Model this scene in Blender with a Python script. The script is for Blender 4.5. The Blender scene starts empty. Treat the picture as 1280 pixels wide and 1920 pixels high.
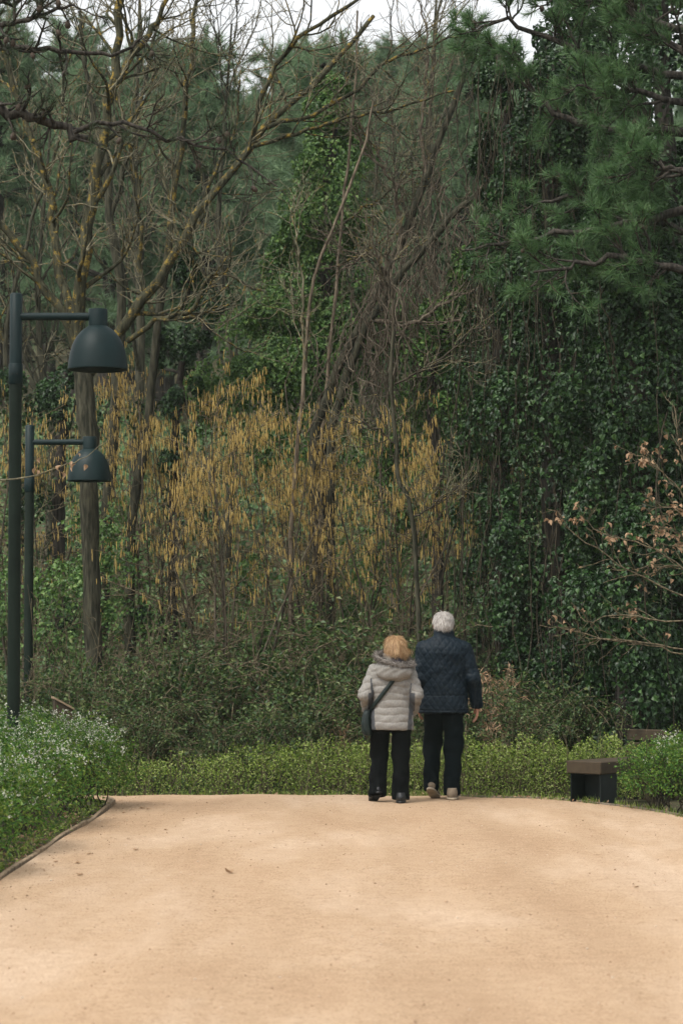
import bpy, math
import numpy as np
from mathutils import Vector

# ------------------------------------------------------------------ camera, sky, sun, exposure
scene = bpy.context.scene
COL = scene.collection
R = math.radians
EYE = 1.6
FPX = 4533.0            # focal length in photograph pixels (85 mm on a 36 mm tall frame)
PITCH = math.atan((1178 - 960) / FPX)
cam_data = bpy.data.cameras.new('camera')
cam = bpy.data.objects.new('camera', cam_data)
COL.objects.link(cam)
cam.location = (0, 0, EYE)
cam.rotation_euler = (R(90) + PITCH, 0, 0)
cam_data.sensor_fit = 'VERTICAL'
cam_data.sensor_height = 36.0
cam_data.lens = 85.0
cam_data.clip_end = 2000
cam_data.dof.use_dof = True
cam_data.dof.focus_distance = 23.0
cam_data.dof.aperture_fstop = 4.0
scene.camera = cam

SUN_EL, SUN_AZ = 58.0, 225.0     # soft light from high on the left
world = bpy.data.worlds.new('World')
scene.world = world
world.use_nodes = True
wn, wl = world.node_tree.nodes, world.node_tree.links
wn.clear()
sky = wn.new('ShaderNodeTexSky')
sky.sky_type = 'NISHITA'
sky.sun_disc = False
sky.sun_elevation = R(SUN_EL)
sky.sun_rotation = R(SUN_AZ)
sky.air_density = 1.0
sky.dust_density = 4.0
hsv = wn.new('ShaderNodeHueSaturation')
hsv.inputs['Saturation'].default_value = 0.10
bg = wn.new('ShaderNodeBackground')
bg.inputs['Strength'].default_value = 0.15
wo = wn.new('ShaderNodeOutputWorld')
wl.new(sky.outputs[0], hsv.inputs['Color'])
wl.new(hsv.outputs[0], bg.inputs[0])
wl.new(bg.outputs[0], wo.inputs[0])
sun_data = bpy.data.lights.new('sun', 'SUN')
sun_data.energy = 1.2
sun_data.angle = R(22)
sun_data.color = (1.0, 0.92, 0.79)
sun = bpy.data.objects.new('sun', sun_data)
COL.objects.link(sun)
_az = R(SUN_AZ)
sdir = Vector((math.sin(_az) * math.cos(R(SUN_EL)), math.cos(_az) * math.cos(R(SUN_EL)), math.sin(R(SUN_EL))))
sun.rotation_euler = sdir.to_track_quat('Z', 'Y').to_euler()
scene.view_settings.view_transform = 'Standard'
scene.view_settings.look = 'None'
scene.view_settings.exposure = 1.0
scene.view_settings.gamma = 1.0
scene.view_settings.use_curve_mapping = False
scene.render.engine = 'CYCLES'
scene.cycles.max_bounces = 6
scene.cycles.diffuse_bounces = 3
scene.cycles.glossy_bounces = 2
scene.cycles.transmission_bounces = 3
scene.cycles.volume_bounces = 0
scene.cycles.use_denoising = True

# ------------------------------------------------------------------ helpers
rng = np.random.default_rng(7)
CP, SP = math.cos(PITCH), math.sin(PITCH)


def at(px, py, d):
    """world point at depth y = d seen at photograph pixel (px, py)"""
    a, b = (px - 640) / FPX, (960 - py) / FPX
    dy, dz = CP - b * SP, SP + b * CP
    return np.array([a / dy * d, d, EYE + dz / dy * d])


_ys = np.arange(-80, 260, 0.1)
_zs = np.interp(_ys, [-80, 23.3, 24.6, 26, 28.5, 31, 34, 38, 44, 60, 90, 130, 260],
                [0, 0, -0.10, -0.27, -0.40, -0.1, 0.9, 2.9, 4.6, 7.0, 12.5, 20, 24])
_k = np.exp(-np.linspace(-2, 2, 13) ** 2); _k /= _k.sum()
_zs = np.convolve(np.pad(_zs, 6, mode='edge'), _k, 'valid')


def gz(x, y):
    """height of the ground"""
    x = np.asarray(x, float); y = np.asarray(y, float)
    z = np.interp(y, _ys, _zs)
    w = np.clip((y - 30) / 10, 0, 1)
    return z + w * (0.35 * np.sin(x * 0.45 + y * 0.21) + 0.22 * np.sin(x * 0.9 - y * 0.37))


def norm(v):
    return v / np.maximum(np.linalg.norm(v, axis=-1, keepdims=True), 1e-9)


FLAT = {'seat_plank', 'support', 'back_board', 'back_bracket', 'shaft', 'lit_top', 'plank', 'metal_edging', 'foliage', 'ivy', 'blossoms', 'ground_ivy', 'ivy_scramble', 'weeds', 'leaf_litter', 'fronds', 'gravel', 'grass_tufts'}


def mesh_from(name, parts):
    """parts: list of (V (n,3), F (m,3|4)) joined into one mesh"""
    vs, loops, starts, off, lo = [], [], [], 0, 0
    for V, F in parts:
        F = np.asarray(F, np.int64)
        vs.append(np.asarray(V, np.float32).reshape(-1, 3))
        loops.append((F + off).ravel())
        starts.append(lo + np.arange(len(F)) * F.shape[1])
        off += len(vs[-1]); lo += F.size
    V = np.concatenate(vs); L = np.concatenate(loops); S = np.concatenate(starts)
    me = bpy.data.meshes.new(name)
    me.vertices.add(len(V)); me.vertices.foreach_set('co', V.ravel())
    me.loops.add(len(L)); me.loops.foreach_set('vertex_index', L.astype(np.int32))
    me.polygons.add(len(S)); me.polygons.foreach_set('loop_start', S.astype(np.int32))
    if name in FLAT:
        me.polygons.foreach_set('use_smooth', np.zeros(len(S), dtype=bool))
    me.update(calc_edges=True)
    return me


def smooth(me, on=True):
    me.polygons.foreach_set('use_smooth', np.full(len(me.polygons), on, dtype=bool))


def obj(name, me, mat=None, parent=None, label=None, cat=None, group=None, kind=None, loc=None):
    o = bpy.data.objects.new(name, me)
    COL.objects.link(o)
    if me is not None and mat is not None and not me.materials:
        for m in (mat if isinstance(mat, (list, tuple)) else [mat]):
            me.materials.append(m)
    if parent is not None:
        o.parent = parent
    if loc is not None:
        o.location = loc
    if label: o['label'] = label
    if cat: o['category'] = cat
    if group: o['group'] = group
    if kind: o['kind'] = kind
    return o


def thing(name, label, cat, loc=(0, 0, 0), group=None, rz=0.0, sc=1.0):
    o = obj(name, None, label=label, cat=cat, group=group, loc=tuple(float(v) for v in loc))
    o.rotation_euler = (0, 0, rz)
    o.scale = (sc, sc, sc)
    return o


def copy_tree(root, loc, rz=0.0, sc=1.0, label=None):
    r = root.copy(); COL.objects.link(r)
    r.location = tuple(float(v) for v in loc); r.rotation_euler = (0, 0, rz); r.scale = (sc, sc, sc)
    if label: r['label'] = label
    for ch in list(root.children):
        c = ch.copy(); COL.objects.link(c); c.parent = r
        for g in list(ch.children):
            d = g.copy(); COL.objects.link(d); d.parent = c
    return r


# ---- shapes
def tubes(P, Rr, k=5):
    """P (M,n,3) poly-lines, Rr (M,n) radii -> (V, quads)"""
    P = np.asarray(P, float); Rr = np.asarray(Rr, float)
    if P.ndim == 2: P = P[None]; Rr = Rr[None]
    M, n, _ = P.shape
    T = norm(np.gradient(P, axis=1))
    mean = np.abs(norm(P[:, -1] - P[:, 0]))
    ref = np.eye(3)[np.argmin(mean, axis=1)][:, None, :]
    U = norm(np.cross(T, np.broadcast_to(ref, T.shape)))
    W = np.cross(T, U)
    a = np.arange(k) * 2 * math.pi / k
    V = P[:, :, None, :] + Rr[:, :, None, None] * (np.cos(a)[None, None, :, None] * U[:, :, None, :] + np.sin(a)[None, None, :, None] * W[:, :, None, :])
    i = np.arange(n - 1)[:, None] * k; j = np.arange(k)[None, :]
    q = np.stack([i + j, i + (j + 1) % k, i + k + (j + 1) % k, i + k + j], -1).reshape(-1, 4)
    F = (np.arange(M)[:, None, None] * n * k + q[None]).reshape(-1, 4)
    return V.reshape(-1, 3), F


def spline(pts, n):
    """Catmull-Rom resample of a control poly-line, evenly by index"""
    p = np.asarray(pts, float)
    p = np.vstack([2 * p[0] - p[1], p, 2 * p[-1] - p[-2]])
    m = len(p) - 3
    u = np.linspace(0, m - 1e-6, n); i = u.astype(int); t = (u - i)[:, None]
    a, b, c, d = p[i], p[i + 1], p[i + 2], p[i + 3]
    return 0.5 * (2 * b + (c - a) * t + (2 * a - 5 * b + 4 * c - d) * t ** 2 + (3 * b - a - 3 * c + d) * t ** 3)


def limb(pix, d, n=16, jit=0.02):
    """poly-line through pixels; pix = [(px, py[, depth offset])]"""
    P = spline([at(q[0], q[1], d + (q[2] if len(q) > 2 else 0)) for q in pix], n)
    P[1:-1] += rng.normal(0, jit, (n - 2, 3))
    return P


def grow(P, Rr, k, t=(0.2, 1.0), L=1.0, ang=(30, 70), n=7, wig=0.2, trop=(0, 0, 0.1), rr=0.6, rmin=0.002, taper=0.5):
    """children along poly-lines: returns (P, R)"""
    M, m, _ = P.shape
    par = np.repeat(np.arange(M), k); N = len(par)
    tt = rng.uniform(t[0], t[1], N)
    u = tt * (m - 1.0001); i = u.astype(int); f = (u - i)[:, None]
    p0 = P[par, i] * (1 - f) + P[par, i + 1] * f
    tan = norm(P[par, i + 1] - P[par, i])
    r0 = (Rr[par, i] * (1 - f[:, 0]) + Rr[par, i + 1] * f[:, 0])
    perp = norm(np.cross(tan, rng.normal(size=(N, 3))))
    a = np.radians(rng.uniform(ang[0], ang[1], N))[:, None]
    d = np.cos(a) * tan + np.sin(a) * perp
    ln = L * rng.uniform(0.5, 1.25, N) * (1 - taper * tt)
    Q = np.zeros((N, n, 3)); Q[:, 0] = p0
    tr = np.asarray(trop)
    for s in range(1, n):
        d = norm(d + wig * rng.normal(size=(N, 3)) + tr)
        Q[:, s] = Q[:, s - 1] + d * (ln / (n - 1))[:, None]
    rc = np.minimum(r0 * rr, ln * 0.03 + rmin)
    rad = rc[:, None] + (rmin - rc[:, None]) * np.linspace(0, 1, n)[None]
    return Q, np.maximum(rad, rmin)


def points_on(P, N, t=(0.0, 1.0)):
    M, m, _ = P.shape
    par = rng.integers(0, M, N); u = rng.uniform(t[0], t[1], N) * (m - 1.0001)
    i = u.astype(int); f = (u - i)[:, None]
    return P[par, i] * (1 - f) + P[par, i + 1] * f, norm(P[par, i + 1] - P[par, i])


def leaves(pos, L, W, nrm=None, axis=None, spread=0.6, fold=0.25, six=False):
    """one folded blade per point (two triangles, or four for a fuller leaf)"""
    N = len(pos)
    nv = norm(rng.normal(size=(N, 3)) * spread + (nrm if nrm is not None else np.array([0, 0, 0.6])))
    ax = rng.normal(size=(N, 3)) * spread + (axis if axis is not None else 0)
    ax = norm(ax - nv * np.sum(ax * nv, -1, keepdims=True))
    sd = np.cross(nv, ax)
    s = rng.uniform(0.5, 1.25, (N, 1))
    l = L * s; w = W * s * rng.uniform(0.8, 1.2, (N, 1))
    up = nv * w * fold
    if six:
        V = np.stack([pos, pos + ax * l * 0.22 + sd * w * 0.5 + up, pos + ax * l * 0.62 + sd * w * 0.34 + up, pos + ax * l - up * 0.6,
                      pos + ax * l * 0.62 - sd * w * 0.34 + up, pos + ax * l * 0.22 - sd * w * 0.5 + up], 1).reshape(-1, 3)
        b = np.arange(N)[:, None] * 6
        F = np.concatenate([b + np.array([[0, 1, 2, 3]]), b + np.array([[0, 3, 4, 5]])])
        return V, F
    V = np.stack([pos, pos + ax * l * 0.42 + sd * w * 0.5 + up, pos + ax * l, pos + ax * l * 0.42 - sd * w * 0.5 + up], 1).reshape(-1, 3)
    b = np.arange(N)[:, None] * 4
    F = np.concatenate([b + np.array([[0, 1, 2]]), b + np.array([[0, 2, 3]])])
    return V, F


def needles(pos, dirs, k, L, W, open_=0.55):
    """tufts of k needle triangles at each point"""
    N = len(pos) * k
    p = np.repeat(pos, k, 0); d = np.repeat(dirs, k, 0)
    d = norm(d * open_ + norm(rng.normal(size=(N, 3))) * 0.6 + np.array([0, 0, 0.12]))
    p = p - np.repeat(dirs, k, 0) * rng.uniform(0, 0.5, (N, 1)) * L
    s = norm(np.cross(d, rng.normal(size=(N, 3))))
    l = L * rng.uniform(0.6, 1.15, (N, 1))
    tip = p + d * l - np.array([0, 0, 1]) * l * 0.08
    V = np.stack([p - s * W / 2, p + s * W / 2, tip], 1).reshape(-1, 3)
    return V, np.arange(N * 3).reshape(-1, 3)


def box(c, s, rz=0.0, bev=0.0):
    """box, optionally with chamfered vertical/horizontal edges, centre c, size s"""
    x, y, z = [v / 2 for v in s]
    b = bev
    rings = [(-z, b), (-z + b, 0), (z - b, 0), (z, b)] if b > 0 else [(-z, 0), (z, 0)]
    V = []
    for zz, i in rings:
        c8 = [(-x + i + b, -y + i), (x - i - b, -y + i), (x - i, -y + i + b), (x - i, y - i - b), (x - i - b, y - i), (-x + i + b, y - i), (-x + i, y - i - b), (-x + i, -y + i + b)] if b > 0 else [(-x, -y), (x, -y), (x, y), (-x, y)]
        V += [(u, v, zz) for u, v in c8]
    k = 8 if b > 0 else 4
    V = np.array(V)
    F = []
    for r in range(len(rings) - 1):
        for j in range(k):
            F.append((r * k + j, r * k + (j + 1) % k, (r + 1) * k + (j + 1) % k, (r + 1) * k + j))
    if k == 4:
        F += [(3, 2, 1, 0), (4, 5, 6, 7)]
    else:
        for o_, rev in ((0, True), ((len(rings) - 1) * k, False)):
            for q in ((0, 1, 2, 3), (4, 5, 6, 7), (0, 3, 4, 7)):
                t = tuple(o_ + v for v in q)
                F.append(t[::-1] if rev else t)
    ca, sa = math.cos(rz), math.sin(rz)
    V = V @ np.array([[ca, sa, 0], [-sa, ca, 0], [0, 0, 1]]) + np.asarray(c, float)
    return V, np.array(F)


def lathe(prof, k=32, c=(0, 0, 0)):
    a = np.arange(k) * 2 * math.pi / k
    V = np.concatenate([np.stack([r * np.cos(a), r * np.sin(a), np.full(k, z)], 1) for r, z in prof]) + np.asarray(c, float)
    i = np.arange(len(prof) - 1)[:, None] * k; j = np.arange(k)[None]
    F = np.stack([i + j, i + (j + 1) % k, i + k + (j + 1) % k, i + k + j], -1).reshape(-1, 4)
    return V, F


# ---- implicit surfaces for the figures
def surface_nets(F, org, h):
    nx, ny, nz = F.shape
    S = F < 0
    c = np.zeros((nx - 1, ny - 1, nz - 1, 3)); cnt = np.zeros((nx - 1, ny - 1, nz - 1))
    offs = [(0, 0, 0), (1, 0, 0), (0, 1, 0), (1, 1, 0), (0, 0, 1), (1, 0, 1), (0, 1, 1), (1, 1, 1)]
    sl = lambda A, o: A[o[0]:nx - 1 + o[0], o[1]:ny - 1 + o[1], o[2]:nz - 1 + o[2]]
    for i, a in enumerate(offs):
        for b in offs[i + 1:]:
            df = [b[q] - a[q] for q in range(3)]
            if sum(map(abs, df)) != 1: continue
            fa, fb = sl(F, a), sl(F, b)
            m = sl(S, a) != sl(S, b)
            den = np.where(m, fa - fb, 1.0)
            t = np.where(m, fa / np.where(den == 0, 1e-9, den), 0)
            for q in range(3):
                c[..., q] += np.where(m, a[q] + t * df[q], 0)
            cnt += m
    act = cnt > 0
    idx = np.full(act.shape, -1, np.int64); idx[act] = np.arange(act.sum())
    cells = np.argwhere(act)
    V = org + h * (cells + c[act] / cnt[act][:, None])
    faces = []
    for ax in range(3):
        a1, a2 = (ax + 1) % 3, (ax + 2) % 3
        s0 = [slice(1, -1)] * 3; s0[ax] = slice(0, -1)
        s1 = list(s0); s1[ax] = slice(1, None)
        A, B = S[tuple(s0)], S[tuple(s1)]
        e = np.argwhere(A != B)
        fl = A[tuple(e.T)]
        base = e.copy()
        for q in range(3):
            if q != ax: base[:, q] += 1
        def g(d1, d2):
            p = base.copy(); p[:, a1] += d1; p[:, a2] += d2
            return idx[tuple(p.T)]
        quad = np.stack([g(-1, -1), g(0, -1), g(0, 0), g(-1, 0)], 1)
        quad[~fl] = quad[~fl][:, ::-1]
        faces.append(quad)
    return V, np.concatenate(faces)


class Grid:
    def __init__(s, lo, hi, h):
        s.lo = np.array(lo, float); s.h = h
        n = np.ceil((np.array(hi) - s.lo) / h).astype(int) + 1
        ax = [s.lo[i] + h * np.arange(n[i]) for i in range(3)]
        s.X, s.Y, s.Z = np.meshgrid(*ax, indexing='ij')

    def cone(s, a, b, r1, r2, sy=1.0):
        """tapered limb between two joints"""
        a = np.array(a, float); b = np.array(b, float); d = b - a
        px, py, pz = s.X - a[0], s.Y - a[1], s.Z - a[2]
        t = np.clip((px * d[0] + py * d[1] + pz * d[2]) / (d @ d), 0, 1)
        return np.sqrt((px - t * d[0]) ** 2 + ((py - t * d[1]) / sy) ** 2 + (pz - t * d[2]) ** 2) - (r1 + (r2 - r1) * t)

    def ell(s, c, r):
        q = np.sqrt(((s.X - c[0]) / r[0]) ** 2 + ((s.Y - c[1]) / r[1]) ** 2 + ((s.Z - c[2]) / r[2]) ** 2)
        return (q - 1) * min(r)

    def stack(s, zs, ws, ds, cx=None, cy=None, p=2.3):
        z = s.Z[0, 0]
        w = np.interp(z, zs, ws); d = np.interp(z, zs, ds)
        k = np.ones(5) / 5
        w = np.convolve(np.pad(w, 2, mode='edge'), k, 'valid'); d = np.convolve(np.pad(d, 2, mode='edge'), k, 'valid')
        x0 = np.interp(z, zs, cx) if cx is not None else 0 * z
        y0 = np.interp(z, zs, cy) if cy is not None else 0 * z
        q = (np.abs((s.X - x0) / w) ** p + np.abs((s.Y - y0) / d) ** p) ** (1 / p)
        f = (q - 1) * np.minimum(w, d)
        return np.maximum(f, np.maximum(zs[0] - s.Z, s.Z - zs[-1]))

    def mesh(s, F):
        F = F.copy()
        F[0] = F[-1] = 1; F[:, 0] = F[:, -1] = 1; F[:, :, 0] = F[:, :, -1] = 1
        return surface_nets(F, s.lo, s.h)


def smin(*fs, k=0.03):
    f = fs[0]
    for g in fs[1:]:
        hh = np.clip(0.5 + 0.5 * (g - f) / k, 0, 1)
        f = g + (f - g) * hh - k * hh * (1 - hh)
    return f


def vnormals(V, F):
    n = np.cross(V[F[:, 2]] - V[F[:, 0]], V[F[:, 3]] - V[F[:, 1]])
    N = np.zeros_like(V)
    for i in range(4): np.add.at(N, F[:, i], n)
    return norm(N)


# ------------------------------------------------------------------ materials
def new_mat(name):
    m = bpy.data.materials.new(name); m.use_nodes = True
    return m, m.node_tree.nodes, m.node_tree.links, m.node_tree.nodes['Principled BSDF']


def ramp(nt, cols):
    r = nt.new('ShaderNodeValToRGB')
    while len(r.color_ramp.elements) < len(cols):
        r.color_ramp.elements.new(0.5)
    for e, (p, c) in zip(r.color_ramp.elements, cols):
        e.position = p; e.color = (*c, 1)
    return r


def leaf_mat(name, cols, rough=0.5, trans=0.25, spec=0.35, jitter=0.35):
    m, n, l, b = new_mat(name)
    g = n.new('ShaderNodeNewGeometry')
    r = ramp(n, [(i / max(1, len(cols) - 1), c) for i, c in enumerate(cols)])
    tc = n.new('ShaderNodeTexCoord')
    nz = n.new('ShaderNodeTexNoise'); nz.inputs['Scale'].default_value = 1.7; nz.inputs['Detail'].default_value = 3
    l.new(tc.outputs['Object'], nz.inputs['Vector'])
    mx = n.new('ShaderNodeMath'); mx.operation = 'MULTIPLY_ADD'
    mx.inputs[1].default_value = jitter * 2; mx.inputs[2].default_value = -jitter
    l.new(nz.outputs['Fac'], mx.inputs[0])
    ad = n.new('ShaderNodeMath'); ad.operation = 'ADD'; ad.use_clamp = True
    l.new(g.outputs['Random Per Island'], ad.inputs[0]); l.new(mx.outputs[0], ad.inputs[1])
    l.new(ad.outputs[0], r.inputs[0])
    l.new(r.outputs[0], b.inputs['Base Color'])
    b.inputs['Roughness'].default_value = rough
    b.inputs['Specular IOR Level'].default_value = spec
    if trans > 0:
        t = n.new('ShaderNodeBsdfTranslucent'); l.new(r.outputs[0], t.inputs[0])
        ms = n.new('ShaderNodeMixShader'); ms.inputs[0].default_value = trans
        l.new(b.outputs[0], ms.inputs[1]); l.new(t.outputs[0], ms.inputs[2])
        l.new(ms.outputs[0], n['Material Output'].inputs[0])
    return m


def bark_mat(name, c1, c2, lichen=None, amount=0.6, scale=17, bump=0.9, stretch=0.14):
    m, n, l, b = new_mat(name)
    tc = n.new('ShaderNodeTexCoord'); mp = n.new('ShaderNodeMapping')
    mp.inputs['Scale'].default_value = (1, 1, stretch)
    l.new(tc.outputs['Object'], mp.inputs[0])
    nz = n.new('ShaderNodeTexNoise'); nz.inputs['Scale'].default_value = scale * 2; nz.inputs['Detail'].default_value = 6
    l.new(mp.outputs[0], nz.inputs['Vector'])
    r = ramp(n, [(0.35, c1), (0.68, c2)])
    l.new(nz.outputs['Fac'], r.inputs[0])
    colour = r.outputs[0]
    if lichen:
        n2 = n.new('ShaderNodeTexNoise'); n2.inputs['Scale'].default_value = 11; n2.inputs['Detail'].default_value = 8
        n2.inputs['Roughness'].default_value = 0.72
        l.new(tc.outputs['Object'], n2.inputs['Vector'])
        rr = ramp(n, [(amount, (0, 0, 0)), (amount + 0.09, (0.9, 0.9, 0.9))])
        l.new(n2.outputs['Fac'], rr.inputs[0])
        mx = n.new('ShaderNodeMix'); mx.data_type = 'RGBA'
        l.new(rr.outputs[0], mx.inputs[0]); l.new(colour, mx.inputs[6]); mx.inputs[7].default_value = (*lichen, 1)
        colour = mx.outputs[2]
    l.new(colour, b.inputs['Base Color'])
    b.inputs['Roughness'].default_value = 0.9
    b.inputs['Specular IOR Level'].default_value = 0.15
    bp = n.new('ShaderNodeBump'); bp.inputs['Strength'].default_value = bump; bp.inputs['Distance'].default_value = 0.02
    l.new(nz.outputs['Fac'], bp.inputs['Height']); l.new(bp.outputs[0], b.inputs['Normal'])
    return m


def plain(name, c, rough=0.6, spec=0.3, var=0.25, scale=30, bump=0.1, metal=0.0, dist=0.004):
    m, n, l, b = new_mat(name)
    tc = n.new('ShaderNodeTexCoord')
    nz = n.new('ShaderNodeTexNoise'); nz.inputs['Scale'].default_value = scale; nz.inputs['Detail'].default_value = 5
    l.new(tc.outputs['Object'], nz.inputs['Vector'])
    lo = tuple(max(0, v * (1 - var)) for v in c); hi = tuple(min(1, v * (1 + var)) for v in c)
    r = ramp(n, [(0.3, lo), (0.7, hi)]); l.new(nz.outputs['Fac'], r.inputs[0])
    l.new(r.outputs[0], b.inputs['Base Color'])
    b.inputs['Roughness'].default_value = rough; b.inputs['Specular IOR Level'].default_value = spec
    b.inputs['Metallic'].default_value = metal
    bp = n.new('ShaderNodeBump'); bp.inputs['Strength'].default_value = bump; bp.inputs['Distance'].default_value = dist
    l.new(nz.outputs['Fac'], bp.inputs['Height']); l.new(bp.outputs[0], b.inputs['Normal'])
    return m


LICHEN = (0.24, 0.165, 0.032)
M_bark = bark_mat('bark_dark', (0.014, 0.0145, 0.0095), (0.068, 0.064, 0.043))
M_bark_l = bark_mat('bark_lichen', (0.014, 0.0145, 0.008), (0.062, 0.06, 0.036), LICHEN, 0.535)
M_bark_pale = bark_mat('bark_pale', (0.055, 0.043, 0.03), (0.20, 0.16, 0.115), LICHEN, 0.66)
M_twig = bark_mat('twig_grey_brown', (0.065, 0.06, 0.038), (0.215, 0.195, 0.13), LICHEN, 0.555)
M_twig_d = bark_mat('twig_dark', (0.02, 0.017, 0.012), (0.07, 0.058, 0.04))
M_vine = bark_mat('dry_vine', (0.05, 0.041, 0.03), (0.15, 0.122, 0.09))
M_cane = bark_mat('dry_cane', (0.045, 0.037, 0.023), (0.165, 0.135, 0.085))
M_pinebark = bark_mat('pine_bark', (0.012, 0.0105, 0.009), (0.06, 0.052, 0.043))
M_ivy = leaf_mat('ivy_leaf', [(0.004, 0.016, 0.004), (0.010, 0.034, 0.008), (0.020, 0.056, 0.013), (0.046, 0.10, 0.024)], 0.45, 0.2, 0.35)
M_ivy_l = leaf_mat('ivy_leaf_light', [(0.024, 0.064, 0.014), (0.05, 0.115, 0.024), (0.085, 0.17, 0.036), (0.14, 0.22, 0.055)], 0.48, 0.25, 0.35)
M_ground_ivy = leaf_mat('ground_ivy_leaf', [(0.02, 0.055, 0.018), (0.042, 0.10, 0.03), (0.075, 0.135, 0.042), (0.11, 0.115, 0.042)], 0.5, 0.2, 0.3)
M_bramble = leaf_mat('bramble_leaf', [(0.013, 0.033, 0.009), (0.03, 0.065, 0.016), (0.063, 0.105, 0.027), (0.125, 0.15, 0.052)], 0.5, 0.25, 0.3)
M_hedge = leaf_mat('hedge_leaf', [(0.05, 0.092, 0.012), (0.115, 0.18, 0.022), (0.19, 0.26, 0.04), (0.33, 0.37, 0.14)], 0.5, 0.35, 0.3)
M_shrub = leaf_mat('shrub_leaf', [(0.018, 0.06, 0.008), (0.045, 0.12, 0.013), (0.085, 0.175, 0.02), (0.16, 0.21, 0.035)], 0.5, 0.35, 0.3)
M_blossom = leaf_mat('white_blossom', [(0.38, 0.40, 0.32), (0.52, 0.53, 0.46)], 0.6, 0.3, 0.2)
M_dead = leaf_mat('dead_leaf', [(0.15, 0.082, 0.042), (0.30, 0.19, 0.11), (0.46, 0.33, 0.22)], 0.65, 0.3, 0.2)
M_needle = leaf_mat('pine_needle', [(0.028, 0.072, 0.024), (0.052, 0.118, 0.038), (0.105, 0.185, 0.065)], 0.5, 0.25, 0.3)
M_needle_d = leaf_mat('pine_needle_dark', [(0.018, 0.036, 0.018), (0.032, 0.06, 0.026), (0.06, 0.09, 0.038)], 0.5, 0.2, 0.3)
M_needle_hazed = leaf_mat('far_needle_hazed', [(0.07, 0.125, 0.068), (0.12, 0.195, 0.10), (0.175, 0.25, 0.13)], 0.6, 0.3, 0.2)  # lightened greens: part of the distance haze is put into the colour
M_catkin = leaf_mat('catkin_yellow', [(0.24, 0.165, 0.048), (0.41, 0.29, 0.092), (0.56, 0.42, 0.165)], 0.7, 0.2, 0.1)
M_cone = plain('pine_cone', (0.05, 0.035, 0.025), 0.8)
M_lamp = plain('lamp_paint', (0.004, 0.0135, 0.0145), 0.5, 0.17, 0.15, 8, 0.03)
M_diff = plain('lamp_diffuser', (0.5, 0.5, 0.48), 0.3, 0.5, 0.05)
M_wood = plain('bench_wood', (0.042, 0.031, 0.019), 0.75, 0.2, 0.18, 14, 0.12)
M_edge = bark_mat('edging_wood', (0.17, 0.125, 0.082), (0.32, 0.24, 0.16), scale=8, bump=0.3, stretch=1.0)
M_steel = plain('dark_steel', (0.004, 0.008, 0.008), 0.55, 0.25, 0.2, 10)
M_strip = plain('grey_steel_strip', (0.16, 0.135, 0.10), 0.5, 0.4, 0.3, 6)
M_soil = bark_mat('soil', (0.028, 0.022, 0.013), (0.075, 0.062, 0.036), (0.035, 0.045, 0.016), 0.48, 3, 0.6, 1.0)


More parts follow.
